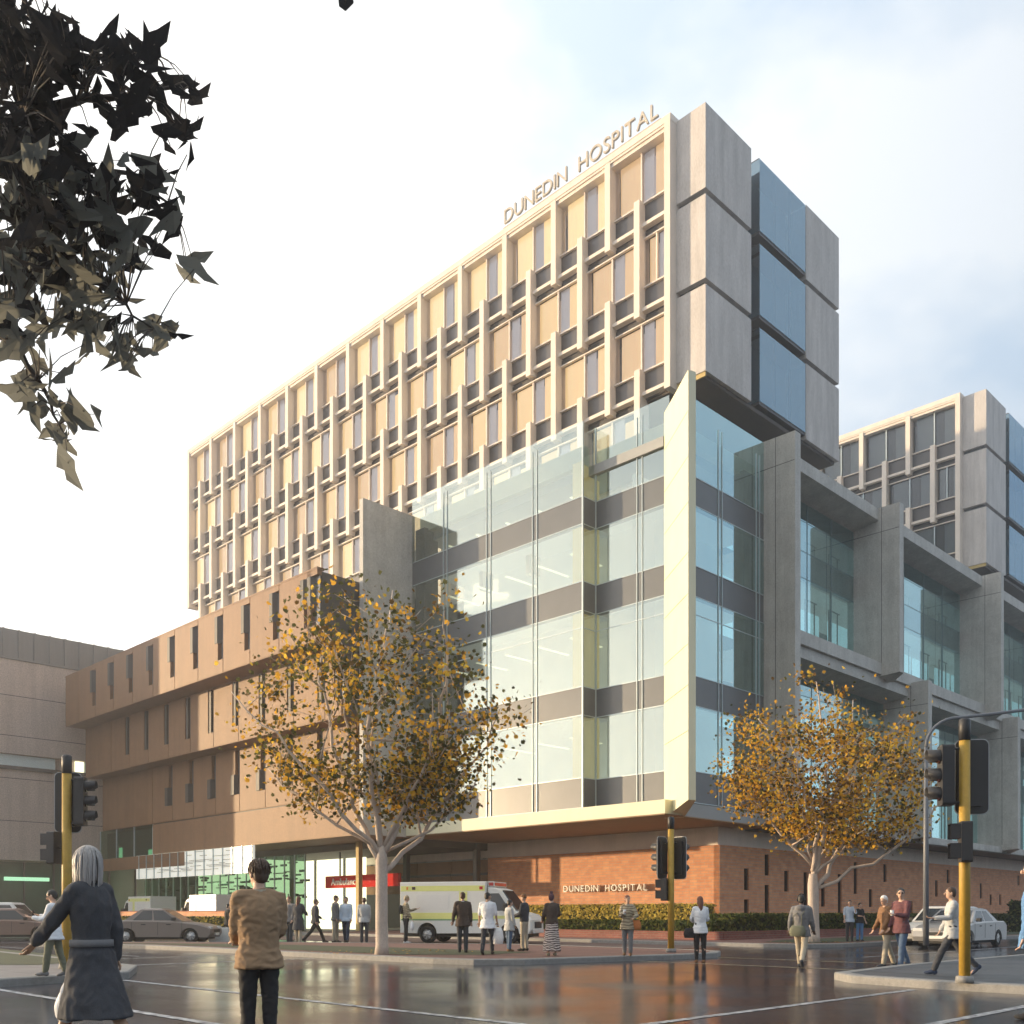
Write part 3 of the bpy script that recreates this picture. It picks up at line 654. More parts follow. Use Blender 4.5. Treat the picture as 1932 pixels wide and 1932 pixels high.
def sheet(name, poly, z, m, kind='structure', label=None, cat=None):
    mb = MB(); n = len(poly)
    a = sum(poly[i][0] * poly[(i + 1) % n][1] - poly[(i + 1) % n][0] * poly[i][1] for i in range(n))
    if a < 0: poly = poly[::-1]
    mb.add([(x, y, z) for x, y in poly], [tuple(range(n))])
    return tag(mb.build(name, m), label, cat, None, kind)
def inset(poly, d):
    n = len(poly); out = []
    a = sum(poly[i][0] * poly[(i + 1) % n][1] - poly[(i + 1) % n][0] * poly[i][1] for i in range(n))
    if a < 0: poly = poly[::-1]
    for i in range(n):
        p0, p1, p2 = Vector(poly[i - 1]), Vector(poly[i]), Vector(poly[(i + 1) % n])
        e1 = (p1 - p0).normalized(); e2 = (p2 - p1).normalized()
        n1 = Vector((-e1.y, e1.x)); n2 = Vector((-e2.y, e2.x)); b = n1 + n2
        if b.length < 1e-4: b = n1
        b.normalize(); k = d / max(0.35, b.dot(n1))
        out.append(tuple(p1 + b * k))
    return out
def smooth_poly(poly, it=2):
    for _ in range(it):
        o = []
        for i in range(len(poly)):
            a = Vector(poly[i]); b = Vector(poly[(i + 1) % len(poly)])
            o += [tuple(a.lerp(b, 0.25)), tuple(a.lerp(b, 0.75))]
        poly = o
    return poly
def raised(name, poly, m, h=0.14):
    inn = inset(poly, 0.26); n = len(poly)
    a = sum(poly[i][0] * poly[(i + 1) % n][1] - poly[(i + 1) % n][0] * poly[i][1] for i in range(n))
    out = poly if a > 0 else poly[::-1]
    mb = MB()
    inn2 = inset(poly, 0.03)
    vs = [(x, y, 0) for x, y in out] + [(x, y, h - 0.02) for x, y in out] + [(x, y, h) for x, y in inn2] + [(x, y, h) for x, y in inn] + [(x, y, h - 0.06) for x, y in inn]
    fs = []
    for i in range(n):
        j = (i + 1) % n
        for k in range(4): fs.append((k * n + i, k * n + j, (k + 1) * n + j, (k + 1) * n + i))
    mb.add(vs, fs)
    tag(mb.build('kerb', M['kerb_stone']), kind='structure')
    sheet(name, inn, h - 0.008, m)
    return inn
sheet('ground', [(-900, -300), (900, -300), (900, 1500), (-900, 1500)], -0.03, M['far_ground'])
def pqs(l): return [tuple(W(p, q).xy) for p, q in l]
sheet('road', pqs([(-120, -120), (150, -120), (150, 22), (60, 22), (60, 120), (-120, 120)]), 0.0, M['road_asphalt'])
ISL = [(-9.9, 31.4), (-6.0, 27.5), (-1.9, 23.7), (-0.9, 23.05), (0.3, 23.2), (4.5, 26.0), (5.6, 27.0), (6.0, 28.4), (5.3, 29.6), (0, 35), (-9, 37.4), (-17.5, 37.4), (-17.7, 36.2), (-12.5, 33.7)]
isl = raised('traffic_island', ISL, M['red_paving'])
sheet('lawn', [(-7.6, 30.2), (-4.2, 26.9), (-2.9, 25.7), (-0.8, 25.6), (0.6, 27.4), (-3.0, 30.6), (-8.6, 34.5), (-16.3, 36.6), (-12.0, 34.2)], 0.139, M['grass'], 'stuff')
raised('footpath', pqs([(5.2, 17.3), (7.9, 17.9), (9.0, 20.0), (9.6, 30), (9.6, 80), (-60, 80), (-60, 17.3)]), M['grey_paving'])
sheet('lawn', [(-9.9, 20.6), (-9.2, 22.4), (-15.5, 30.0), (-40, 55), (-40, 22)], 0.139, M['grass'], 'stuff')
raised('footpath', pqs(smooth_poly([(15.9, 7.6), (17.2, 8.9), (30, 8.9), (75, 8.9), (75, -20), (16, -20), (15.6, 2)], 1)), M['path_asphalt'])
fp = raised('footpath', pqs([(31.3, 50), (31.3, 18.6), (31.9, 17.2), (33.3, 16.6), (150, 16.6), (150, 60), (46, 60), (46, 50)]), M['red_paving'])
sheet('lawn', pqs([(33.0, 17.6), (130, 17.6), (130, 20.6), (36, 20.6), (33.0, 19.6)]), 0.139, M['grass'], 'stuff')
sheet('driveway', pqs([(24.6, 20), (31.25, 20), (31.25, 46.2), (24.6, 46.2)]), 0.004, M['red_paving'])
sheet('forecourt', pqs([(29.5, 50.1), (60, 50.1), (60, 90), (29.5, 90)]), 0.004, M['grey_paving'])
def line(p0, q0, p1, q1, w=0.13, m='paint_white', z=0.004):
    a = W(p0, q0); b = W(p1, q1); d = (b - a).normalized(); n = Vector((-d.y, d.x, 0)) * (w / 2)
    mb = MB(); mb.add([(*(v.xy), z) for v in (a - n, b - n, b + n, a + n)], [(0, 1, 2, 3)])
    tag(mb.build('road_marking', M[m]), kind='structure')
line(5.3, 17.0, 5.3, 7.4); line(7.65, 17.6, 7.65, 7.4)
line(8.4, 6.54, 15.5, 6.54); line(8.4, 4.35, 15.4, 4.35)
line(20.0, 15.4, 20.0, 9.4, 0.14, 'paint_yellow'); line(23.2, 15.6, 23.2, 9.4, 0.14, 'paint_yellow')
line(9.6, 22.5, 15.0, 22.5, 0.2); line(9.6, 26.0, 15.0, 26.0, 0.12)
line(12.2, 27, 12.2, 33, 0.1); line(12.2, 36, 12.2, 42, 0.1)
line(26, 12.4, 80, 12.4, 0.1); line(26, 9.6, 80, 9.6, 0.1)
# planters, hedges, low walls
def leaf_cloud(mb, n, fn, size, mis, rnd):
    for _ in range(n):
        c, nr = fn(rnd); c = Vector(c)
        nrm = (Vector(nr) + Vector((rnd.uniform(-1, 1), rnd.uniform(-1, 1), rnd.uniform(-1, 1))) * 0.9).normalized()
        u = nrm.cross(Vector((rnd.uniform(-1, 1), rnd.uniform(-1, 1), rnd.uniform(-1, 1))))
        if u.length < 0.05: continue
        u.normalize(); v = nrm.cross(u); s = size * rnd.uniform(0.6, 1.35)
        mb.add([c - u * s, c + v * s * 0.55 - u * s * 0.1, c + u * s, c - v * s * 0.55 + u * s * 0.1], [(0, 1, 2, 3)], rnd.choice(mis))
leaf_mat('hedge_leaf', (0.075, 0.10, 0.032), 0.3); leaf_mat('hedge_leaf_light', (0.17, 0.17, 0.05), 0.35); leaf_mat('hedge_leaf_dark', (0.028, 0.042, 0.018), 0.25)
leaf_mat('hedge_sun_gold', (0.58, 0.45, 0.10), 0.35)  # sunlight on the hedge put into yellow leaf colour
mat('hedge_core', (0.018, 0.024, 0.012), 0.95, 0.3, 3.0)
def hedge(label, p0, p1, q0, q1, z0, z1, dens, mis, seed, size=0.09):
    rnd = random.Random(seed); t = thing('hedge', label, 'hedge', W((p0 + p1) / 2, (q0 + q1) / 2, z0), R(45), 'clipped hedges round the hospital')
    a, b = (p1 - p0) / 2, (q1 - q0) / 2; h = z1 - z0
    mb = MB(); mb.box(-a + 0.08, a - 0.08, -b + 0.08, b - 0.08, 0, h - 0.07)
    mb.build('stems', M['hedge_core'], t)
    mb = MB()
    def pt(r):
        k = r.random(); A = (2 * b) * h; B = (2 * a) * h; C = 4 * a * b * 0.7; k *= (A + B + C)
        j = r.uniform(-0.07, 0.05)
        if k < A: return (-a - j, r.uniform(-b, b), r.uniform(0.02, h)), (-1, 0, 0.2)
        if k < A + B: return (r.uniform(-a, a), -b - j, r.uniform(0.02, h)), (0, -1, 0.2)
        return (r.uniform(-a, a), r.uniform(-b, b), h + j), (0, 0, 1)
    leaf_cloud(mb, int(((2 * b) * h + 2 * a * h + 2.8 * a * b) * dens), pt, size, mis, rnd)
    mb.build('foliage', [M['hedge_leaf'], M['hedge_leaf_light'], M['hedge_leaf_dark'], M['hedge_sun_gold']], t)
hedge('low dark green hedge along the front of the sunlit brick wall', 34.5, 35.9, 22.9, 41.5, 0.14, 0.86, 260, [0, 0, 1, 2], 1)
hedge('taller hedge tinted sunlit gold right under the wall lettering', 39.0, 40.4, 26.6, 45.5, 0.14, 1.62, 220, [3, 3, 3, 1], 2)
hedge('long green hedge below the shaded brick wall with slit windows', 36.2, 75, 22.9, 24.3, 0.14, 1.15, 200, [0, 0, 2, 1], 3)
hedge('tall dark hedge at the far right behind the silver cars', 62, 100, 19.4, 20.6, 0.14, 1.9, 110, [0, 2, 2, 1], 4, 0.13)
hedge('hedge in front of the low orange wall on the left', 28.6, 29.6, 52, 72, 0.0, 0.95, 150, [0, 1, 3, 2], 5, 0.12)
def wallrun(label, segs, z0, z1, m, coping=True):
    p, q = segs[0][0], segs[0][2]; B = Bld('garden_wall', label, 'wall', p, q)
    mb = MB(); cp = MB()
    for s in segs: mb.box(*s, z0, z1); cp.box(s[0] - 0.03, s[1] + 0.03, s[2] - 0.03, s[3] + 0.03, z1 + 0.002, z1 + 0.05)
    B.put(mb, 'wall_base', m); B.put(cp, 'coping', M['brick_plinth'])
wallrun('low dark red brick planter wall in front of the hedges', [(34.0, 34.28, 22.2, 42), (34.32, 80, 22.2, 22.48)], 0.13, 0.42, M['brick_plinth'])
wallrun('low orange brick wall in front of the parked ambulances', [(30.0, 30.3, 50.2, 74)], 0.0, 1.34, M['brick'])
# ---------------------------------------------------------------- buildings
HS = 5.8
def pane(mb, a, b, c, d): mb.add([a, b, c, d], [(0, 1, 2, 3)])
def pq_pane(p0, p1, q0, q1, z0, z1):       # one sheet of glass standing on the segment (p0,q0)-(p1,q1)
    return MB().add([(p0, q0, z0), (p1, q1, z0), (p1, q1, z1), (p0, q0, z1)], [(0, 1, 2, 3)])
mat('pale_blind', (0.52, 0.48, 0.50), 0.9, 0.05, 2.0, glow=0.22); mat('shade_blind', (0.20, 0.24, 0.27), 0.7, 0.08, 2.0)  # pale blinds glow by themselves; the darker copy is coloured for shade
def hospital_tower(label, dp, nbay, rnd):
    PF = 40.1 + dp; Q0 = 29.2; BW = 3.846; QE = Q0 + nbay * BW
    B = Bld('hospital_tower', label, 'building', 40.6 + dp, 27.3, 'twin hospital towers')
    zt = [40.8, 36.1, 31.8, 27.5]; zb = [36.1, 31.8, 27.5, 23.2]
    PG = PF + 0.50
    core = MB(); core.box(PG + 1.5, 54.1 + dp, 28.6, QE - 0.1, 27.9, 40.35); core.box(PG + 1.5, 53 + dp, 32.5, QE - 2.2, 21.0, 27.9)
    B.put(core, 'wall', M['grey_wall'])
    roof = MB(); roof.box(PF + 0.02, 54.1 + dp, Q0 + 0.02, QE, 40.38, 40.62); roof.box(PF - 0.02, PF + 0.75, Q0 - 0.2, QE + 0.2, 40.5, 40.84)
    B.put(roof, 'roof', M['pale_stone'])
    fl = MB()
    for z in zb[:3]: fl.box(PG + 0.02, PG + 1.49, Q0, QE - 0.05, z + 0.06, z + 1.2)
    fl.box(PG + 0.02, 54.0 + dp, 29.5, QE - 0.05, 27.52, 27.56)
    B.put(fl, 'floor_edge', M['spandrel'])
    for r in range(4):
        a = Q0 if r < 3 else Q0 + BW * 0.5; e = QE if r < 3 else QE - BW * 0.5
        z0, z1 = zb[r], zt[r]
        bm_ = MB(); bm_.add([(PF + 0.20, y, z) if k == 0 else (PG + 0.3, y, z) for y in (a, e) for k, z in ((0, z0 + 0.10), (0, z0 + 0.28), (1, z0 + 0.31), (1, z0 + 0.06))], [(0, 1, 2, 3), (7, 6, 5, 4), (0, 4, 5, 1), (1, 5, 6, 2), (2, 6, 7, 3), (3, 7, 4, 0)])
        B.put(bm_, 'ledge', M['pale_stone'], fix=True)
        sp = MB(); sp.box(PG - 0.02, PG + 0.04, a, e, z0 + 0.32, z0 + 1.36); B.put(sp, 'spandrel', M['spandrel'])
        rl = MB(); rl.box(PG - 0.16, PG + 0.045, a, e, z0 + 1.364, z0 + 1.44); rl.box(PG - 0.14, PG + 0.02, a, e, z1 - 0.44, z1 - 0.37)
        B.put(rl, 'sill', M['pale_stone'])
        hd = MB(); hd.box(PG + 0.0, PG + 0.06, a, e, z1 - 0.37, z1 - 0.03); B.put(hd, 'recess_shade', M['bronze_dark'])  # dark strip put in for the shade of the recess under the ledge
        if r == 0:
            cn = MB(); cn.box(PF + 0.1, PG + 0.3, a, e, 40.2, 40.5); B.put(cn, 'cornice', M['pale_stone'])
        st = Q0 if r % 2 == 0 else Q0 - BW / 2
        edges = [st + BW * k for k in range(nbay + 2)]
        edges = [max(a, min(e, x)) for x in edges]; edges = sorted(set(round(x, 4) for x in edges))
        for k, x in enumerate(edges):
            top = z1 + (1.44 if r else 0.0) - (0.02 if r == 0 else 0); bot = z0 - 0.22
            if r == 3: bot = 20.4
            if r == 0 and (k == 0 or k == len(edges) - 1): pass
            pl = MB(); w = 0.18
            if (k == 0 or k == len(edges) - 1):
                if r > 0 and r < 3: continue
                if r == 3: pl.box(PF + 0.02, PG + 0.3, x - w, x + w, bot, top)
                else: pl.box(PF - 0.03, PG + 0.4, x - w, x + w, 27.3, 40.78)
            else: pl.box(PF + 0.0, PG + 0.3, x - w, x + w, bot, top)
            B.put(pl, 'pilaster', M['pale_stone'])
        for k in range(len(edges) - 1):
            x0, x1 = edges[k], edges[k + 1]; zz0 = z0 + 1.44; zz1 = z1 - 0.44; full = x1 - x0 > 3
            m_ = MB(); xm = (x0 + x1) / 2
            m_.box(PG - 0.10, PG + 0.05, xm - 0.04, xm + 0.04, zz0, zz1 + 0.02)
            w_ = B.put(m_, 'window', M['pale_stone'] if dp == 0 else M['metal_trim'])
            g = MB()
            for (u, v) in ((x0 + 0.2, xm - 0.05), (xm + 0.05, x1 - 0.2)):
                if v - u > 0.3: g.add([(PG, u, zz0), (PG, u, zz1), (PG, v, zz1), (PG, v, zz0)], [(0, 1, 2, 3)])
            B.put(g, 'pane', M['glass_tower'], w_)
            c = MB()
            for (u, v, kind) in ((x0 + 0.2, xm - 0.05, 0), (xm + 0.05, x1 - 0.2, 1)):
                if v - u < 0.6: continue
                L_ = v - u
                if kind == 0:
                    c.box(PG + 0.08, PG + 0.11, u + 0.14, v - L_ * 0.42 + rnd.uniform(-.1, .1), zz0 - 0.05, zz1 - rnd.choice((0, 0, 0.25)))
                    c.box(PG + 0.09, PG + 0.10, v - L_ * 0.38, v - 0.02, zz0 - 0.05, zz1 + 0.02, 1)
                    c.box(PG + 0.75, PG + 0.78, u, v, zz0 - 0.1, zz1 + 0.1, 1)
                else:
                    c.box(PG + 0.08, PG + 0.11, u + 0.1, v - L_ * 0.16 + rnd.uniform(-.12, .08), zz0 - 0.05, zz1 - 0.02)
                    c.box(PG + 0.75, PG + 0.78, u, v, zz0 - 0.1, zz1 + 0.1, 1)
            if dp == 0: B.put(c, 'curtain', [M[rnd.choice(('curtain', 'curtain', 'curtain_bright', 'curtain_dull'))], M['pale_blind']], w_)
            else: B.put(c, 'curtain', [M['shade_blind'], M['dark_room']], w_)  # second tower's shade put into darker, cooler blinds and mullions
    # concrete end block in three storeys, with the glazed oriels
    P0 = 40.6 + dp; fl3 = [(27.62, 31.83), (32.13, 36.22), (36.52, 40.66)]
    ins = MB(); ins.box(P0 + 0.3, 54.0 + dp, 28.75, 30.0, 27.6, 40.5); ins.box(P0 + 0.3, P0 + 4.0, 27.6, 28.74, 27.64, 40.4); ins.box(P0 + 10.0, P0 + 13.5, 27.6, 28.74, 27.64, 40.4)
    B.put(ins, 'recess_wall', M['dark_room'])
    for z0, z1 in fl3:
        mb = MB(); mb.prism([(P0, 27.3), (P0 + 4.15, 27.3), (P0 + 4.15, 29.0), (P0 + 0.6, 29.0), (P0 + 0.6, 29.35), (P0, 29.35)], z0, z1)
        B.put(mb, 'concrete_panel', M['concrete_panel'])
        B.box('concrete_panel', M['concrete_panel'], P0 + 9.85, P0 + 13.7, 27.3, 34.0, z0, z1)
        g = MB(); gp0, gp1 = P0 + 5.0, P0 + 9.8; gz0, gz1 = z0 + 0.35, z1 - 0.05
        g.add([(gp0, 27.32, gz0), (gp1, 27.32, gz0), (gp1, 27.32, gz1), (gp0, 27.32, gz1), (gp0, 28.7, gz0), (gp0, 28.7, gz1)], [(0, 1, 2, 3), (4, 0, 3, 5)])
        w_ = B.put(MB().box(gp0, gp1, 27.36, 28.7, gz0 - 0.16, gz0).box(gp0, gp1, 27.36, 28.7, gz1, gz1 + 0.06).box(gp0 + 1.6, gp0 + 1.66, 27.36, 27.5, gz0, gz1).box(gp0 + 3.2, gp0 + 3.26, 27.36, 27.5, gz0, gz1), 'oriel_window', M['dark_metal'])
        B.put(g, 'pane', M['glass_oriel'], w_)
        B.put(MB().box(gp0 + 0.1, gp1 - 0.1, 28.5, 28.7, gz0, gz1), 'back_wall', M['grey_wall'], w_)
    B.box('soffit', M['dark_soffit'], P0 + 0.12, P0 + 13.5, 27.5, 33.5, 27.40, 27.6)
    B.box('soffit_trim', M['ochre'], P0 + 0.04, P0 + 0.119, 27.34, 29.5, 27.38, 27.6)
    B.box('plant_column', M['grey_wall'], P0 + 3, P0 + 12.4, 34, 40, 20.6, 27.39)
    return B
T1 = hospital_tower('tall sunlit hospital tower under the rooftop lettering, pale frames and amber windows', 0.0, 13, random.Random(4))
T2 = hospital_tower('second identical tower in blue shade at the far right, partly hidden', 37.1, 6, random.Random(5))

emit_mat('lit_panel', (1.0, 0.95, 0.66), 0.55, (0.7, 0.7, 0.55))
# glazed corner block
def corner_block():
    B = Bld('corner_glass_block', 'overhanging glazed corner block framed by a glowing cream fin', 'building', 38.4, 27.2)
    P1, P2, QS, QL, QR = 37.4, 38.4, 32.4, 45.8, 27.2
    TOP = 25.8
    bands = [(6.5, 8.0), (11.14, 12.56), (16.37, 17.83), (20.7, 22.07)]
    glz = [(8.0, 11.14), (12.56, 16.37), (17.83, 20.7), (22.07, TOP)]
    # glass storey by storey
    seg = [(P1, P1, QL, QS + 0.0), (P1, P2, QS, QS), (P2, P2, QS, QR + 0.65), (P2, 45.8, QR, QR)]
    mul = [[42.8, 39.2, 35.7], [], [29.6], [41.7, 45.2]]
    for (z0, z1) in glz:
        for (a, b, c, d) in seg:
            B.put(pq_pane(a, b, c, d, z0, z1), 'window', M['glass_block'] if c != d or b - a < 2 else M['glass_blue'])
    for (z0, z1) in bands:
        for (a, b, c, d) in seg:
            e = 0.04
            if a == b: mb = MB().box(a + 0.01, a + 0.35, d, c, z0, z1)
            else: mb = MB().box(a + 0.02, b, c + 0.01, c + 0.35, z0, z1)
            s_ = B.put(mb, 'spandrel', M['spandrel_grey'])
    tr = MB()
    for z in [6.5, 8.0, 11.14, 12.56, 15.5, 16.37, 17.83, 20.7, 22.07]:
        for (a, b, c, d) in seg:
            if a == b: tr.box(a - 0.02, a + 0.02, d, c, z - 0.018, z + 0.018)
            else: tr.box(a, b, c - 0.02, c + 0.02, z - 0.018, z + 0.018)
    B.put(tr, 'transom', M['metal_trim'])
    for si, (a, b, c, d) in enumerate(seg):
        for m_ in mul[si]:
            for k in (-0.16, 0.16):
                mb = MB()
                if a == b: mb.box(a - 0.04, a + 0.06, m_ + k - 0.018, m_ + k + 0.018, 6.5, TOP - 0.4)
                else: mb.box(m_ + k - 0.018, m_ + k + 0.018, c - 0.04, c + 0.06, 6.5, 25.0)
                B.put(mb, 'mullion', M['metal_trim'])
    for p, q in ((P1, QS), (P2, QS)): B.put(MB().box(p - 0.04, p + 0.04, q - 0.04, q + 0.04, 6.5, TOP), 'mullion', M['metal_trim'])
    # floors, roof parapet, inner walls, columns
    fl = MB()
    for (z0, z1) in bands: fl.box(P1 + 0.4, 47, QS + 0.1, QL - 0.3, z1 - 0.6, z1 - 0.1); fl.box(P2 + 0.4, 47, QR + 0.4, QS + 0.09, z1 - 0.6, z1 - 0.1)
    B.put(fl, 'floor', M['room_wall'])
    B.box('inner_wall', M['room_wall'], 41.2, 41.5, 28.9, QL - 0.4, 6.6, 23.4)
    B.box('inner_wall', M['room_wall'], 39.6, 47, 30.8, 31.0, 6.6, 23.4)
    B.box('inner_column', M['gold_lit'], P1 + 0.25, P1 + 1.7, QS + 0.35, QS + 0.9, 6.6, 24.0)
    for z in (8.0 + 2.35, 12.56 + 3.0, 17.83 + 2.1, 22.9):
        for k in range(5): B.box('ceiling_light', M['lit_panel'], P1 + 1.2, 41.1, 34.2 + 2.4 * k, 34.35 + 2.4 * k, z, z + 0.05)
    B.box('inner_column', M['bronze_dark'], P1 + 0.15, P1 + 1.2, QL - 0.95, QL - 0.12, 6.6, 24.0)
    B.box('inner_column', M['bronze_dark'], 44.3, 45.7, QR + 0.25, QR + 0.9, 6.6, 24.0)
    par = MB(); par.box(P1 + 0.45, P1 + 0.85, QS + 0.3, QL - 0.2, 23.9, 24.85); par.box(P2 + 0.45, P2 + 0.85, QR + 0.8, QS + 0.29, 23.9, 24.85); par.box(P2 + 0.86, 45.7, QR + 0.5, QR + 0.9, 23.9, 24.7)
    B.put(par, 'parapet', M['cream_panel'])
    B.box('roof', M['grey_wall'], P1 + 0.86, 47, QR + 0.91, QL - 0.2, 23.42, 23.9)
    # sill band, fins, soffit
    sl = MB(); sl.prism([(36.9, QL - 0.02), (36.9, 27.0), (38.3, 27.0), (38.3, 27.9), (37.36, QS), (37.36, QL - 0.02)][::-1], HS, 6.44)
    B.put(sl, 'sill_band', M['cream_panel'])
    B.box('sill_band', M['grey_wall'], 38.6, 45.8, QR - 0.05, QR + 0.4, HS, 6.44)
    B.put(MB().prism([(33.8, QL), (33.8, QL + 0.34), (37.6, QL + 0.34), (37.6, QL)], HS - 0.06, 24.9), 'fin', M['concrete'])
    fn = MB(); A = (38.33, 28.1); b_ = (36.0, 25.1); C = (36.4, 24.98); D = (38.75, 27.25)
    poly = [A, b_, C, D]; vs = [(x, y, HS - 0.06 + (0.45 if i in (1, 2) else 0)) for i, (x, y) in enumerate(poly)] + [(x, y, 25.0) for x, y in poly]
    fn.add(vs, [(3, 2, 1, 0), (4, 5, 6, 7), (0, 1, 5, 4), (1, 2, 6, 5), (2, 3, 7, 6), (3, 0, 4, 7)])
    B.put(fn, 'corner_fin', M['cream_panel'], fix=True)
    for z in [9.2, 11.2, 13.0, 15.2, 17.0, 19.2, 21.2, 23.2]:
        u = Vector((b_[0] - A[0], b_[1] - A[1], 0)).normalized(); n = Vector((u.y, -u.x, 0))
        if n.x > 0: n = -n
        a0 = Vector((*A, z)) + u * 0.05 + n * 0.004; a1 = Vector((*b_, z)) - u * 0.02 + n * 0.004
        B.put(MB().add([a0, a1, a1 + Vector((0, 0, 0.03)), a0 + Vector((0, 0, 0.03))], [(0, 1, 2, 3)]), 'panel_joint', M['bronze_dark'])
    so = MB(); so.prism([(36.95, QL), (36.95, 27.05), (60, 27.35), (60, 44), (44.2, 44), (44.2, QL)], HS - 0.05, HS - 0.002)
    B.put(so, 'soffit', M['soffit'])
    # clerestory wall above the brick
    B.put(MB().prism([(44.05, 60), (44.05, 28.85), (110, 28.85), (110, 60)], 4.80, HS - 0.052), 'clerestory', M['pale_stone'])
    return B
mat('spandrel_grey', (0.118, 0.125, 0.135), 0.35, 0.12, 1.0)
corner_block()

# brick ground floor
def brick_storey():
    B = Bld('brick_ground_floor', 'orange brick ground floor with raised lettering and narrow slit windows', 'building', 43.8, 28.6)
    slits = []
    for cx, y0, y1 in ((777, 1005, 1235), (777, 1335, 1560), (995, 857, 1080), (995, 1180, 1560), (1200, 1030, 1250), (1400, 1045, 1560), (1585, 1120, 1410), (1762, 1065, 1560)):
        slits.append((1270.9 + .17778 * cx, 1459.8 + .17778 * y0, 1459.8 + .17778 * y1))
    for cx, y0, y1 in ((655, 705, 945), (768, 910, 1045), (880, 720, 855), (1078, 1000, 1090), (1185, 745, 900), (1270, 843, 965), (1358, 762, 865), (1605, 865, 980), (1680, 950, 1030), (1752, 950, 1030), (1890, 805, 880)):
        slits.append((1451.2 + .2489 * cx, 1451.2 + .2489 * y0, 1451.2 + .2489 * y1))
    ws = []
    for x, y0, y1 in slits:
        p = p_on(28.6, x); Y = (p + 28.6) * S2
        ws.append((p, max(0.5, EYE + (HZ - y1) * Y / FPX), EYE + (HZ - y0) * Y / FPX))
    ws.sort()
    # right face is cut round its windows
    wall = MB(); wall.box(43.8, 44.1, 28.62, 46.0, 0.14, 4.76)
    cols = {}
    for p, z0, z1 in ws: cols.setdefault(round(p, 1), []).append((z0, z1))
    last = 43.8; hw = 0.24; q0, q1 = 28.6, 28.95
    for p in sorted(cols):
        wall.box(last, p - hw, q0, q1, 0.14, 4.78); z = 0.14
        for z0, z1 in sorted(cols[p]):
            wall.box(p - hw, p + hw, q0, q1, z, z0); z = z1
        wall.box(p - hw, p + hw, q0, q1, z, 4.78); last = p + hw
    wall.box(last, 112, q0, q1, 0.14, 4.78)
    B.put(wall, 'wall', M['brick'])
    B.box('roof', M['grey_wall'], 44.1, 112, 28.95, 60, 4.5, 4.79)
    for p in sorted(cols):
        for z0, z1 in cols[p]:
            f = B.put(MB().box(p - hw, p - hw + 0.04, q0 + 0.08, q0 + 0.3, z0, z1).box(p + hw - 0.04, p + hw, q0 + 0.08, q0 + 0.3, z0, z1), 'window', M['dark_metal'])
            B.put(MB().box(p - hw + 0.04, p + hw - 0.04, q0 + 0.18, q0 + 0.22, z0, z1), 'pane', M['dark_glass'], f)
    return B
mat('dark_glass', (0.012, 0.014, 0.016), 0.12, 0.1, 1.0)
brick_storey()

# ambulance bay
def ambulance_bay():
    B = Bld('ambulance_bay', 'dark recessed ambulance bay with brown wall panels left of the brick wall', 'building', 43.8, 46.0)
    for k in range(5):
        a = 46.05 + k * 3.6
        f = B.box('wall_panel', M['bronze_panel'], 43.9, 44.2, a, a + 3.55, 2.6 if k in (1, 2, 3) else 0.02, 4.7)
        B.box('rail', M['dark_metal'], 43.8, 43.89, a, a + 3.55, 3.7, 3.86, parent=f)
    B.box('back_wall', M['dark_room'], 48, 48.3, 46, 66, 0.02, 4.7)
    for q in (46.2, 53.3, 60.4, 64.2): B.box('column', M['dark_metal'], 43.0, 43.35, q, q + 0.35, 0.02, HS - 0.06)
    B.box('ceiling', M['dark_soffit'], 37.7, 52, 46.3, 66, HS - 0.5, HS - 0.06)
    cl = B.box('clerestory', M['lit_panel'], 44.3, 44.4, 46, 64, 4.78, 5.25)
    for k in range(6): B.box('louvre_post', M['dark_metal'], 44.1, 44.25, 46.5 + k * 3, 46.8 + k * 3, 4.71, 5.3)
    B.box('pole', M['ochre'], 37.0, 37.3, 50.6, 50.9, 0.02, HS - 0.06)
    B.box('pole', M['ochre'], 38.2, 38.5, 60.1, 60.4, 0.02, HS - 0.06)
    return B
ambulance_bay()

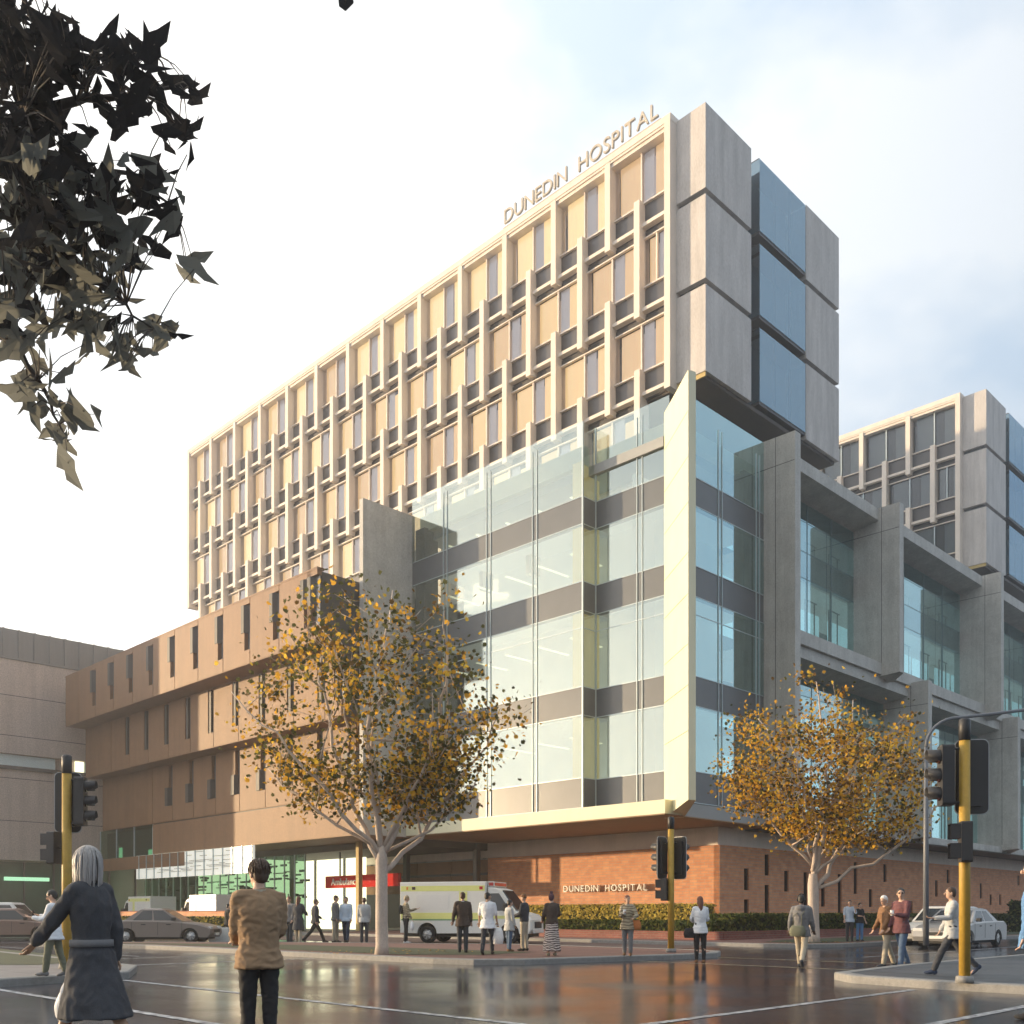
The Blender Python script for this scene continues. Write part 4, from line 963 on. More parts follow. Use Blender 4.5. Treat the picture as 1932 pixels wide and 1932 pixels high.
# bronze clad wing in three stepped tiers
def bronze_wing():
    B = Bld('bronze_clad_wing', 'three tier bronze panelled wing with slit windows, half in shade', 'building', 34.0, 46.2)
    QA, QB = 46.2, 82.1; SP = 3.25
    tiers = [(31.0, 16.35, 20.3), (32.6, 12.35, 16.3), (34.0, 8.1, 12.3)]
    B.put(MB().box(31.35, 46, QA + 0.4, QB - 0.3, 20.0, 20.24), 'roof', M['grey_wall'])
    for ti, (p, z0, z1) in enumerate(tiers):
        B.box('core_wall', M['bronze_dark'], p + 0.34, p + 12, QA + 0.1, QB - 0.05, z0 + 0.03, z1 - 0.08)
        B.box('soffit', M['bronze_panel'], p + 0.02, p + 11.9, QA + 0.02, QB, z0 - 0.02, z0 + 0.028)
        B.box('coping', M['bronze_panel'], p - 0.02, p + 0.5, QA, QB + 0.02, z1 + 0.002, z1 + 0.1)
        q = QB; k = 0; first = {0: 2.7, 1: 5.0, 2: 9.2}[ti]
        B.box('end_panel', M['bronze_panel'], p + 0.301, p + 12, QB - 0.048, QB + 0.0, z0 + 0.03, z1 - 0.01)
        B.box('cladding_panel', M['bronze_panel'], p, p + 0.3, QB - first + 0.02, QB - 0.002, z0 + 0.03, z1)
        q = QB - first
        off = [0.0, 0.4, 0.8][ti]
        while q > QA + 0.5:
            e = max(QA, q - SP)
            wq1 = e + 0.02
            wu = 1.0 if ti != 1 else 0.72
            h = z1 - z0
            # panel with its slit left open beside the joint
            pm = MB(); pm.box(p, p + 0.3, wq1 + wu, q - 0.045, z0 + 0.03, z1)
            if ti == 0: lo, mid, hi = z0 + 0.85, z0 + 1.95, z1 - 0.32
            elif ti == 1: lo, mid, hi = z0 + 1.0, z0 + 1.0, z1 - 0.05
            else: lo, mid, hi = z0 + 1.15, z0 + 2.5, z1 - 0.05
            pm.box(p, p + 0.3, wq1, wq1 + wu - 0.001, z0 + 0.03, lo); pm.box(p, p + 0.3, wq1, wq1 + wu - 0.001, hi, z1 - 0.001)
            if ti == 0: pm.box(p, p + 0.3, wq1 + 0.62, wq1 + wu - 0.001, lo + 0.001, mid)
            if ti == 2: pm.box(p, p + 0.3, wq1 + 0.55, wq1 + wu - 0.001, mid, hi - 0.001)
            B.put(pm, 'cladding_panel', M['bronze_panel'])
            w = MB(); w.box(p + 0.2, p + 0.26, wq1 + 0.02, wq1 + 0.5, lo, hi)
            wn = B.put(w, 'slit_window', M['slit_glass'])
            hm = MB()
            if ti == 0: hm.prism([(p - 0.05, wq1 + 0.95), (p - 0.05, wq1 + 0.62), (p + 0.19, wq1 + 0.42), (p + 0.19, wq1 + 0.95)], mid, hi)
            elif ti == 1: hm.box(p + 0.05, p + 0.19, wq1 + 0.4, wq1 + 0.7, lo, hi)
            else: hm.prism([(p - 0.10, wq1 + 0.98), (p - 0.10, wq1 + 0.55), (p + 0.19, wq1 + 0.4), (p + 0.19, wq1 + 0.98)], lo, mid)
            B.put(hm, 'hood', M['bronze_dark'], wn)
            q = e; k += 1
    # plain base band under the third tier, with its shadow joint
    B.box('base_band', M['bronze_panel'], 34.02, 34.4, QA, 72.9, HS, 8.0)
    B.box('shadow_joint', M['bronze_dark'], 34.1, 34.4, QA, 72.9, 8.0, 8.08)
    B.box('base_soffit', M['soffit'], 34.05, 46, QA + 0.02, 72.9, HS - 0.05, HS - 0.002)
    return B
mat('slit_glass', (0.10, 0.11, 0.125), 0.2, 0.2, 0.8)
bronze_wing()

# glazed entrance under the wing
mat('canopy_white', (0.80, 0.80, 0.72), 0.5, 0.05, 1.5, glow=0.35)  # own glow stands in for light through the translucent panels
def entrance_screen():
    B = Bld('glazed_entrance', 'glazed entrance hall behind a slatted white canopy screen', 'building', 38.0, 58)
    s = MB(); s.box(33.9, 34.0, 57.9, 75.5, 3.9, 5.72); B.put(s, 'canopy_screen', M['canopy_white'])
    for k in range(14): B.box('screen_rib', M['metal_trim'], 33.82, 33.9, 58 + k * 1.3, 58.06 + k * 1.3, 3.9, 5.72)
    rnd = random.Random(8)
    for k in range(46):
        q = rnd.uniform(58, 73.5); L_ = rnd.uniform(0.8, 2.4); z = 4.3 + rnd.randrange(14) * 0.1
        B.box('slat', M['dark_metal'], 33.86, 33.895, q, min(75.4, q + L_), z, z + 0.025)
    B.box('mesh_screen', M['bronze_panel'], 33.87, 33.9, 67.5, 82, 4.7, 5.7)
    B.put(pq_pane(38.0, 38.0, 83, 58, 0.02, 5.7), 'glazing', M['glass_green'])
    for k in range(20): B.box('mullion', M['metal_trim'], 37.9, 37.97, 58 + k * 1.3, 58.08 + k * 1.3, 0.02, 5.7)
    B.box('hall_wall', M['hall_lit'], 43, 43.1, 58, 83, 0.05, 5.6)
    dk = MB()
    for k in range(170):
        q = rnd.uniform(58, 82); z = rnd.uniform(0.6, 5.5); L_ = rnd.uniform(0.3, 1.6)
        dk.box(38.3 + rnd.random() * 0.2, 38.55, q, q + L_, z, z + rnd.uniform(0.06, 0.16))
    B.put(dk, 'louvre_blade', M['louvre'])
    for k in range(4): B.box('door_leaf', M['dark_metal'], 37.86, 37.9, 60 + k * 6, 60.1 + k * 6, 0.02, 2.6)
    g = B.box('lobby_box', M['dark_room'], 34.6, 37, 73.2, 82.6, 5.0, 7.9)
    B.put(MB().add([(34.2, 83, 4.95), (34.2, 73.0, 4.95), (34.2, 73.0, 8.08), (34.2, 83, 8.08)], [(0, 1, 2, 3)]), 'lobby_glass', M['glass_green'], g)
    for q in (73.1, 76.4, 79.7, 82.9): B.box('lobby_mullion', M['metal_trim'], 34.12, 34.19, q, q + 0.08, 4.95, 8.08, parent=g)
    B.box('lobby_lamp', M['lit_green'], 34.5, 34.58, 79.6, 80.1, 5.3, 6.6, parent=g); B.box('lobby_lamp', M['lit_green'], 34.5, 34.58, 74.0, 74.7, 5.2, 6.2, parent=g)
    return B
emit_mat('hall_lit', (0.95, 0.92, 0.62), 1.3, (0.6, 0.6, 0.5)); emit_mat('lit_green', (0.45, 0.9, 0.55), 0.7, (0.3, 0.5, 0.35))
mat('louvre', (0.10, 0.11, 0.07), 0.7, 0.3, 2.0)
entrance_screen()

# concrete hall closing the street on the left
def left_hall():
    HP = 19.4; B = Bld('concrete_hall', 'plain beige concrete hall with ribbed metal top at the left edge', 'building', 19.4, 84.0)
    wl = MB(); wl.box(HP, 24.5, 84, 110, 5.5, 21.7); wl.box(24.5, 48, 84, 110, 5.5, 13.0); wl.box(24.5, 48, 84, 110, 14.0, 21.5); wl.box(24.5, 48, 84.7, 110, 13.0, 14.0)
    B.put(wl, 'wall', M['left_concrete'])
    for z in (8.6, 12.0, 15.4, 18.6): B.box('panel_joint', M['bronze_dark'], HP, 48, 83.985, 83.998, z, z + 0.05)
    w = B.box('slit_window', M['dark_metal'], 26.2, 48, 83.8, 84.1, 12.72, 13.0)
    B.put(MB().box(26.4, 31.0, 84.3, 84.4, 13.05, 13.95), 'pane', M['slit_lit'], w)
    B.put(MB().box(33.4, 48, 84.3, 84.4, 13.05, 13.95), 'pane', M['slit_lit'], w)
    B.put(MB().box(32.6, 33.3, 84.25, 84.4, 13.05, 13.95), 'pane', M['hall_lit'], w)
    rb = MB(); rb.box(HP + 0.2, 48, 84.3, 109.5, 21.7, 24.0)
    B.put(rb, 'roof', M['rib_metal'])
    for k in range(24): B.box('roof_rib', M['rib_metal'], 19.7 + k * 1.2, 19.85 + k * 1.2, 84.18, 84.3, 21.72, 24.02)
    B.box('ledge', M['rib_metal'], 25, 48, 83.9, 84.29, 21.51, 21.69)
    B.put(MB().box(19.5, 48, 86.0, 86.06, 0.02, 5.45), 'ground_glazing', M['green_wall'])
    for k in range(12): B.box('glazing_post', M['dark_metal'], 19.6 + k * 2.36, 19.7 + k * 2.36, 85.8, 85.99, 0.02, 5.45)
    B.box('lit_sign_box', M['lit_green'], 27.5, 31.0, 85.6, 85.75, 3.9, 4.2)
    return B
mat('green_wall', (0.03, 0.09, 0.06), 0.25, 0.4, 0.5); mat('slit_lit', (0.60, 0.72, 0.72), 0.3, 0.05, 1.0)
left_hall()

# grey concrete framed wing running off to the right
def grey_wing():
    B = Bld('grey_framed_wing', 'grey concrete wing of staggered deep frames and teal glass on the right', 'building', 45.8, 25.4)
    QO, QG = 25.4, 28.3
    def pier(p, z0, z1, w=0.75):
        mb = MB(); poly = [(p, QO), (p + w * 0.75, QO), (p + w * 1.6, QO + 0.9), (p + w, QG + 0.4), (p, QG + 0.4)]
        n = len(poly); vs = [(x, y, z0 + (0.25 if y < QO + 0.5 else -0.02)) for x, y in poly] + [(x, y, z1) for x, y in poly]
        mb.add(vs, [tuple(range(n - 1, -1, -1)), tuple(range(n, 2 * n))] + [(i, (i + 1) % n, n + (i + 1) % n, n + i) for i in range(n)])
        o = B.put(mb, 'pier', M['concrete'], fix=True)
        B.box('panel_joint', M['bronze_dark'], p - 0.006, p + 0.02, QO + 1.1, QO + 1.13, z0 + 0.6, z1, parent=o); B.box('panel_joint', M['bronze_dark'], p - 0.006, p + 0.02, QO + 0.03, QG, z1 - 1.5, z1 - 1.47, parent=o)
    UP = [45.8, 58.2, 75.2, 92.2, 109.2]; LO = [45.8, 62.4, 78.7, 95.0, 111.3]
    pier(45.8, HS, 25.85)
    for p in UP[1:]: pier(p, 15.45, 25.85)
    for p in LO[1:]: pier(p, HS, 15.9)
    def bays(ps, z0, z1, sill, lint, spz):
        for a, b in zip(ps[:-1], ps[1:]):
            a2 = a + 0.76
            B.put(MB().add([(a2, 26.5, z0), (b, 26.5, z0), (b, QG + 0.4, z0), (a2, QG + 0.4, z0), (a2, 26.5, z0 + sill * 0.55), (b, 26.5, z0 + sill * 0.55), (b, QG + 0.1, z0 + sill), (a2, QG + 0.1, z0 + sill), (b, QG + 0.4, z0 + sill), (a2, QG + 0.4, z0 + sill)],
                  [(3, 2, 1, 0), (0, 1, 5, 4), (4, 5, 6, 7), (7, 6, 8, 9), (3, 0, 4, 7, 9), (1, 2, 8, 6, 5), (2, 3, 9, 8)]), 'sill_beam', M['concrete'], fix=True)
            B.put(MB().add([(a2, 26.7, z1 - lint * 0.7), (b, 26.7, z1 - lint * 0.7), (b, QG + 0.2, z1 - lint), (a2, QG + 0.2, z1 - lint), (a2, 26.7, z1), (b, 26.7, z1), (b, QG + 0.2, z1), (a2, QG + 0.2, z1)],
                  [(3, 2, 1, 0), (4, 5, 6, 7), (0, 1, 5, 4), (1, 2, 6, 5), (2, 3, 7, 6), (3, 0, 4, 7)]), 'lintel', M['concrete'], fix=True)
            g0, g1 = z0 + sill, z1 - lint
            n = max(2, round((b - a2) / 3.3)); st = (b - a2) / n
            for k in range(n):
                u, v = a2 + k * st, a2 + (k + 1) * st
                w = B.put(MB().box(u, u + 0.05, QG - 0.02, QG + 0.1, g0, g1).box(u + 0.05, v, QG - 0.015, QG + 0.08, spz[0] - 0.03, spz[0]).box(u + 0.05, v, QG - 0.015, QG + 0.08, spz[1], spz[1] + 0.03).box(u + 0.05, v, QG - 0.015, QG + 0.08, g1 - 1.08, g1 - 1.05), 'window', M['teal_frame'])
                B.put(pq_pane(u + 0.07, v, QG, QG, g0, g1), 'pane', M['glass_blue'], w)
                B.put(MB().box(u + 0.07, v, QG + 0.09, QG + 0.3, spz[0], spz[1]).box(u + 0.07, v, QG + 0.09, QG + 0.3, g1 - 1.05, g1 + 0.2), 'spandrel', M['blue_spandrel'], w)
                bl = MB(); bl.box(u + 0.3, v - 0.2, QG + 2.2, QG + 2.3, g0 - 0.3, spz[0] - 0.5); bl.box(u + 0.3, v - 0.2, QG + 2.2, QG + 2.3, spz[1] - 0.3, g1 - 1.4)
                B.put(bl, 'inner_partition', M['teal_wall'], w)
                fr = MB()
                for zz0, zz1 in ((g0, spz[0] - 0.7), (spz[1], g1 - 1.6)):
                    fr.box(u + st * 0.45, u + st * 0.48, QG + 0.8, QG + 0.86, zz0, zz1); fr.box(u + st * 0.45, v - 0.2, QG + 0.8, QG + 0.86, zz1, zz1 + 0.06); fr.box(v - 0.5, v - 0.45, QG + 0.8, QG + 0.86, zz0, zz1)
                B.put(fr, 'inner_frame', M['dark_metal'], w)
    bays(UP, 15.7, 25.8, 1.3, 1.0, (20.5, 22.0))
    bays(LO, HS, 15.68, 0.8, 0.9, (10.5, 11.9))
    B.box('room_back', M['dark_room'], 47, 112, 33, 33.2, HS, 24)
    B.box('floor', M['room_wall'], 46.8, 112, QG + 0.45, 33, 15.2, 15.7)
    B.box('floor', M['room_wall'], 46.8, 112, QG + 0.45, 33, 10.5, 11.0); B.box('floor', M['room_wall'], 46.8, 112, QG + 0.45, 33, 20.5, 21.0)
    B.box('roof', M['grey_wall'], 47, 112, QG + 0.25, 70, 24.4, 24.9)
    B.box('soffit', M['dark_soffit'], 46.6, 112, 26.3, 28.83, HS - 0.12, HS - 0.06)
    return B
mat('teal_frame', (0.14, 0.22, 0.25), 0.4, 0.05, 2.0); mat('blue_spandrel', (0.16, 0.20, 0.24), 0.4, 0.1, 1.0); mat('teal_wall', (0.45, 0.66, 0.70), 0.7, 0.1, 0.6, glow=0.65)  # teal partitions glow by themselves, added to lighten the recessed bays
grey_wing()

# ---------------------------------------------------------------- lettering
def glyph(ch, size, depth, mname):
    c = bpy.data.curves.new('t', 'FONT'); c.body = ch; c.size = size; c.extrude = depth / 2; c.bevel_depth = 0
    o = bpy.data.objects.new('t', c); COL.objects.link(o)
    dg = bpy.context.evaluated_depsgraph_get()
    me = bpy.data.meshes.new_from_object(o.evaluated_get(dg)); bpy.data.objects.remove(o); bpy.data.curves.remove(c)
    me.materials.clear(); me.materials.append(M[mname])
    xs = [v.co.x for v in me.vertices]; x0, x1 = min(xs), max(xs)
    for v in me.vertices: v.co.x -= x0
    return me, x1 - x0
def lettering(name, label, text, p, q_start, q_end, z, capsize, depth, m, parent=None, gap=0.34):
    # reads from the higher q (left) to the lower q (right) on a wall facing -p
    size = capsize / 0.70
    cache = {}; total = 0; items = []
    for ch in text:
        if ch == ' ': items.append((None, capsize * 0.75)); continue
        if ch not in cache: cache[ch] = glyph(ch, size, depth, m)
        items.append((cache[ch][0], cache[ch][1]))
    L_ = sum(w for _, w in items); n = len(items) - 1
    gp = ((q_start - q_end) - L_) / n
    root = parent
    if root is None:
        root = thing(name, label, 'sign', W(p, q_start, z), R(-45))
    x = 0
    for me, w in items:
        if me is not None:
            o = bpy.data.objects.new('letter', me); COL.objects.link(o); o.parent = root
            o.location = (x, 0, 0); o.rotation_euler = (R(90), 0, 0)
        x += w + gp
    return root
mat('letter_gold', (0.52, 0.46, 0.37), 0.5, 0.08, 3.0); mat('letter_steel', (0.84, 0.81, 0.74), 0.4, 0.05, 3.0); mat('sign_red', (0.58, 0.022, 0.016), 0.85, 0.05, 1.0, spec=0.1); mat('letter_white', (0.8, 0.78, 0.72), 0.5, 0.03, 2.0)
rs = lettering('roof_sign', 'gold capitals DUNEDIN HOSPITAL standing on the tower roof edge', 'DUNEDIN HOSPITAL', 40.10, 40.7, 29.75, 41.06, 0.80, 0.12, 'letter_gold')
MB().box(-0.1, 11.1, -0.03, 0.03, -0.22, -0.17).build('rail', M['letter_gold'], rs)
lettering('wall_sign', 'small raised capitals DUNEDIN HOSPITAL on the sunlit brick wall', 'DUNEDIN HOSPITAL', 43.58, 39.2, 33.05, 2.48, 0.38, 0.18, 'letter_steel')
asn = thing('ambulance_sign', 'long red sign with white word Ambulance hanging at the bay', 'sign', W(38.6, 56.4, 2.93), R(-45))
MB().box(0, 7.9, -0.12, 0.12, 0, 0.80).build('sign_board', M['sign_red'], asn)
for x in (1.5, 6.4): MB().box(x, x + 0.08, -0.04, 0.04, 0.801, 2.8).build('hanger', M['dark_metal'], asn)
x = 0.75
for ch in 'Ambulance':
    me, w = glyph(ch, 0.66, 0.05, 'letter_white')
    o = bpy.data.objects.new('letter', me); COL.objects.link(o); o.parent = asn; o.location = (x, -0.15, 0.18); o.rotation_euler = (R(90), 0, 0); x += w + 0.075
# ---------------------------------------------------------------- street furniture
mat('pole_yellow', (0.42, 0.26, 0.035), 0.55, 0.22, 7.0, 0.1); mat('signal_black', (0.022, 0.022, 0.025), 0.5, 0.15, 6.0)
mat('board_edge', (0.42, 0.44, 0.46), 0.4, 0.05, 4.0); mat('lens_dark', (0.04, 0.012, 0.01), 0.15, 0.1, 9.0); mat('lamp_grey', (0.14, 0.15, 0.17), 0.45, 0.1, 4.0)
def rrect(w, h, r, n=5):
    out = []
    for cx, cy, a0 in ((w - r, h - r, 0), (-w + r, h - r, 90), (-w + r, -h + r, 180), (w - r, -h + r, 270)):
        for k in range(n + 1):
            a = R(a0 + 90 * k / n); out.append((cx + r * math.cos(a), cy + r * math.sin(a)))
    return out
def plate(mb, T, w, h, r, d0, d1, mi=0):      # rounded plate standing in the x-z plane of T, from y=d0 to d1
    o = rrect(w, h, r); n = len(o)
    vs = [T @ Vector((x, d0, z)) for x, z in o] + [T @ Vector((x, d1, z)) for x, z in o]
    mb.add(vs, [tuple(range(n)), tuple(range(2 * n - 1, n - 1, -1))] + [((i + 1) % n, i, n + i, n + (i + 1) % n) for i in range(n)], mi)
def signal_head(root, T, board):              # T: centre of a three lamp head, +y is the way it shines
    mb = MB(); w = 0.15; plate(mb, T, w, 0.47, 0.04, -0.1, 0.08); h = mb.build('signal_head', M['signal_black'], root, fix=True)
    if board:
        mb = MB(); plate(mb, T, 0.24, 0.58, 0.09, -0.03, 0.0); plate(mb, T @ Matrix.Translation((0, 0.004, 0)), 0.255, 0.595, 0.10, -0.018, -0.008, 1)
        mb.build('backing_board', [M['signal_black'], M['board_edge']], h, fix=True)
    for k in (-1, 0, 1):
        mb = MB(); c = T @ Vector((0, 0.08, k * 0.29)); n = 14
        rings = []
        for y, cut in ((0.0, 0.0), (0.20, 0.0)):
            rings.append([T @ Vector((0.12 * math.cos(R(-35 + 250 * i / n)), 0.08 + y * (1 if 1 < i < n - 1 else 0.75), k * 0.29 + 0.12 * math.sin(R(-35 + 250 * i / n)))) for i in range(n + 1)])
        rin = [[T @ Vector((0.112 * math.cos(R(-35 + 250 * i / n)), 0.08 + y * (1 if 1 < i < n - 1 else 0.75), k * 0.29 + 0.112 * math.sin(R(-35 + 250 * i / n)))) for i in range(n + 1)] for y in (0.0, 0.20)]
        N_ = n + 1; vs = rings[0] + rings[1] + rin[0] + rin[1]; fs = []
        for i in range(n):
            fs.append((i, i + 1, N_ + i + 1, N_ + i)); fs.append((2 * N_ + i + 1, 2 * N_ + i, 3 * N_ + i, 3 * N_ + i + 1)); fs.append((N_ + i, N_ + i + 1, 3 * N_ + i + 1, 3 * N_ + i))
        mb.add(vs, fs, 0, True); v_ = mb.build('visor', M['signal_black'], h)
        MB().cyl(c, T.to_3x3() @ Vector((0, 1, 0)), 0.10, 0.02, 16).build('lens', M['lens_dark'], h)
def walk_head(root, T):
    mb = MB(); plate(mb, T, 0.15, 0.31, 0.03, -0.1, 0.06); h = mb.build('pedestrian_signal', M['signal_black'], root, fix=True)
    for k in (-1, 1):
        mb = MB(); z = k * 0.15
        for (a, b, c_, d) in (((-0.13, 0.12), (0.13, 0.12), 0.16, 0), ((-0.13, -0.10), (-0.13, 0.12), 0.15, 0), ((0.13, -0.10), (0.13, 0.12), 0.15, 0)):
            p0 = Vector((a[0], 0.06, z + a[1])); p1 = Vector((b[0], 0.06, z + b[1])); t = Vector((0, c_, 0)); th = Vector((0.008, 0, 0.008))
            vs = [p0, p1, p1 + t, p0 + t]; vs += [v + th for v in vs]
            mb.add([T @ v for v in vs], [(0, 1, 2, 3), (7, 6, 5, 4), (0, 4, 5, 1), (1, 5, 6, 2), (2, 6, 7, 3), (3, 7, 4, 0)])
        mb.build('visor', M['signal_black'], h, fix=True)
        mb = MB(); plate(mb, T @ Matrix.Translation((0, 0, z)), 0.105, 0.10, 0.02, 0.055, 0.066); mb.build('lens', M['lens_dark'], h, fix=True)
def traffic_light(label, loc, top, heads, walks, r=0.082, cap_h=0.34):
    t = thing('traffic_light', label, 'traffic light', loc, 0, 'traffic lights at the junction')
    MB().tube([(0, 0, 0), (0, 0, top - cap_h)], [r * 1.05, r], 18).build('pole', M['pole_yellow'], t)
    MB().tube([(0, 0, top - cap_h), (0, 0, top - 0.03), (0, 0, top)], [r * 1.06, r * 1.08, r * 0.8], 18).build('cap', M['signal_black'], t)
    MB().tube([(0, 0, 0), (0, 0, 0.10), (0, 0, 0.11)], [r * 1.7, r * 1.6, r], 18).build('base', M['kerb_stone'], t)
    for (x, y, z, yaw, board) in heads:
        T = Matrix.Translation((x, y, z)) @ Matrix.Rotation(R(yaw), 4, 'Z')
        signal_head(t, T, board)
        for dz in (-0.42, 0.42): MB().tube([(0, 0, z + dz), (x * 0.9, y * 0.9, z + dz)], [0.02, 0.02], 6).build('bracket', M['signal_black'], t)
    for (x, y, z, yaw) in walks:
        walk_head(t, Matrix.Translation((x, y, z)) @ Matrix.Rotation(R(yaw), 4, 'Z'))
        MB().tube([(0, 0, z), (x * 0.9, y * 0.9, z)], [0.02, 0.02], 6).build('bracket', M['signal_black'], t)
traffic_light('tall yellow traffic light with three visors facing left, near the right edge', ground(1820, 1854, 0.13), 4.10, [(0.20, 0.20, 3.22, -12, True), (-0.28, 0.05, 3.22, 82, False)], [(-0.10, -0.20, 2.17, 75)], 0.08)
traffic_light('yellow traffic light with visors facing right, behind the grey coated walker', ground(126, 1828, 0.13), 4.15, [(-0.06, 0.2, 3.25, 10, True), (0.27, 0.02, 3.25, -82, False)], [(-0.27, 0.05, 2.35, 78)], 0.088, 0.36)
traffic_light('yellow traffic light on the island in front of the sunlit brick wall', ground(1266, 1797, 0.13), 3.75, [(-0.24, 0.12, 2.62, 50, True), (0.26, 0.12, 2.62, -50, True)], [(-0.20, 0.0, 1.74, 70)], 0.085)
def street_lamp():
    loc = W(36.8, 18.6); x0 = ground(1747, 1784, 0.14); loc = Vector((x0.x, x0.y, 0.14))
    t = thing('street_lamp', 'slim dark street lamp with long curved arm beside the right hand tree', 'street lamp', loc)
    MB().tube([(0, 0, 0), (0, 0, 3.4), (0, 0, 6.6)], [0.10, 0.085, 0.06], 12).build('pole', M['lamp_grey'], t)
    pts = [(0, 0, 6.6)]
    for k in range(1, 9):
        a = R(90 * k / 8); pts.append((1.1 * (1 - math.cos(a)), 0, 6.6 + 1.0 * math.sin(a)))
    pts += [(2.2, 0, 7.72), (4.1, 0, 7.95)]
    MB().tube(pts, [0.055] * len(pts), 10).build('arm', M['lamp_grey'], t)
    mb = MB(); mb.loft([[Vector((4.0 + x, y, 7.9 + z)) for x, y, z in ((0, -.06, 0), (0, .06, 0), (0, .06, .1), (0, -.06, .1))], [Vector((4.4 + x, y, 7.95 + z)) for x, y, z in ((0, -.17, -.04), (0, .17, -.04), (0, .14, .12), (0, -.14, .12))], [Vector((5.0 + x, y, 8.0 + z)) for x, y, z in ((0, -.12, 0), (0, .12, 0), (0, .08, .08), (0, -.08, .08))]], 0, False)
    h = mb.build('lamp_head', M['lamp_grey'], t, fix=True)
    MB().ell((4.5, 0, 7.92), (0.28, 0.12, 0.06), 12, 6).build('lens', M['eye_white'], h)
street_lamp()
def planter_box(label, loc):
    t = thing('planter_box', label, 'planter', loc)
    MB().box(-0.42, 0.42, -0.42, 0.42, 0, 0.62).build('box', M['white_panel'], t, bevel=0.02)
    MB().box(-0.36, 0.36, -0.36, 0.36, 0.62, 0.66).build('soil', M['soil'], t)
planter_box('square white planter box beside the black suited person', ground(417, 1777))
# ---------------------------------------------------------------- trees
mat('bark_pale', (0.52, 0.43, 0.36), 0.85, 0.28, 5.0, 0.4, stretch=(1, 1, 0.35), fine=0.4)
mat('bark_dark', (0.06, 0.05, 0.045), 0.9, 0.3, 6.0, 0.3)
leaf_mat('leaf_olive', (0.105, 0.105, 0.034), 0.4); leaf_mat('leaf_dark', (0.055, 0.058, 0.024), 0.35); leaf_mat('leaf_orange', (0.66, 0.36, 0.04), 0.5); leaf_mat('leaf_yellow', (0.75, 0.48, 0.06), 0.5)
leaf_mat('leaf_umber', (0.16, 0.095, 0.03), 0.35); leaf_mat('leaf_black', (0.022, 0.022, 0.024), 0.35); leaf_mat('leaf_glare', (0.15, 0.155, 0.14), 0.65)
LOBE = [(0, -0.5), (0.28, -0.38), (0.5, -0.05), (0.26, 0.02), (0.34, 0.36), (0.10, 0.2), (0, 0.55), (-0.10, 0.2), (-0.34, 0.36), (-0.26, 0.02), (-0.5, -0.05), (-0.28, -0.38)]
def add_leaf(mb, c, s, rnd, mi, shape=LOBE, droop=0.35):
    n = Vector((rnd.gauss(0, 1), rnd.gauss(0, 1), rnd.gauss(0.5, 0.9))).normalized()
    u = n.cross(Vector((rnd.uniform(-1, 1), rnd.uniform(-1, 1), rnd.uniform(-1, 1))))
    if u.length < 0.05: u = n.cross(Vector((1, 0.3, 0)))
    u.normalize(); v = n.cross(u)
    mb.add([c + (u * x + v * y + n * (abs(x) * -droop * 0.5)) * s for x, y in shape], [tuple(range(len(shape)))], mi)
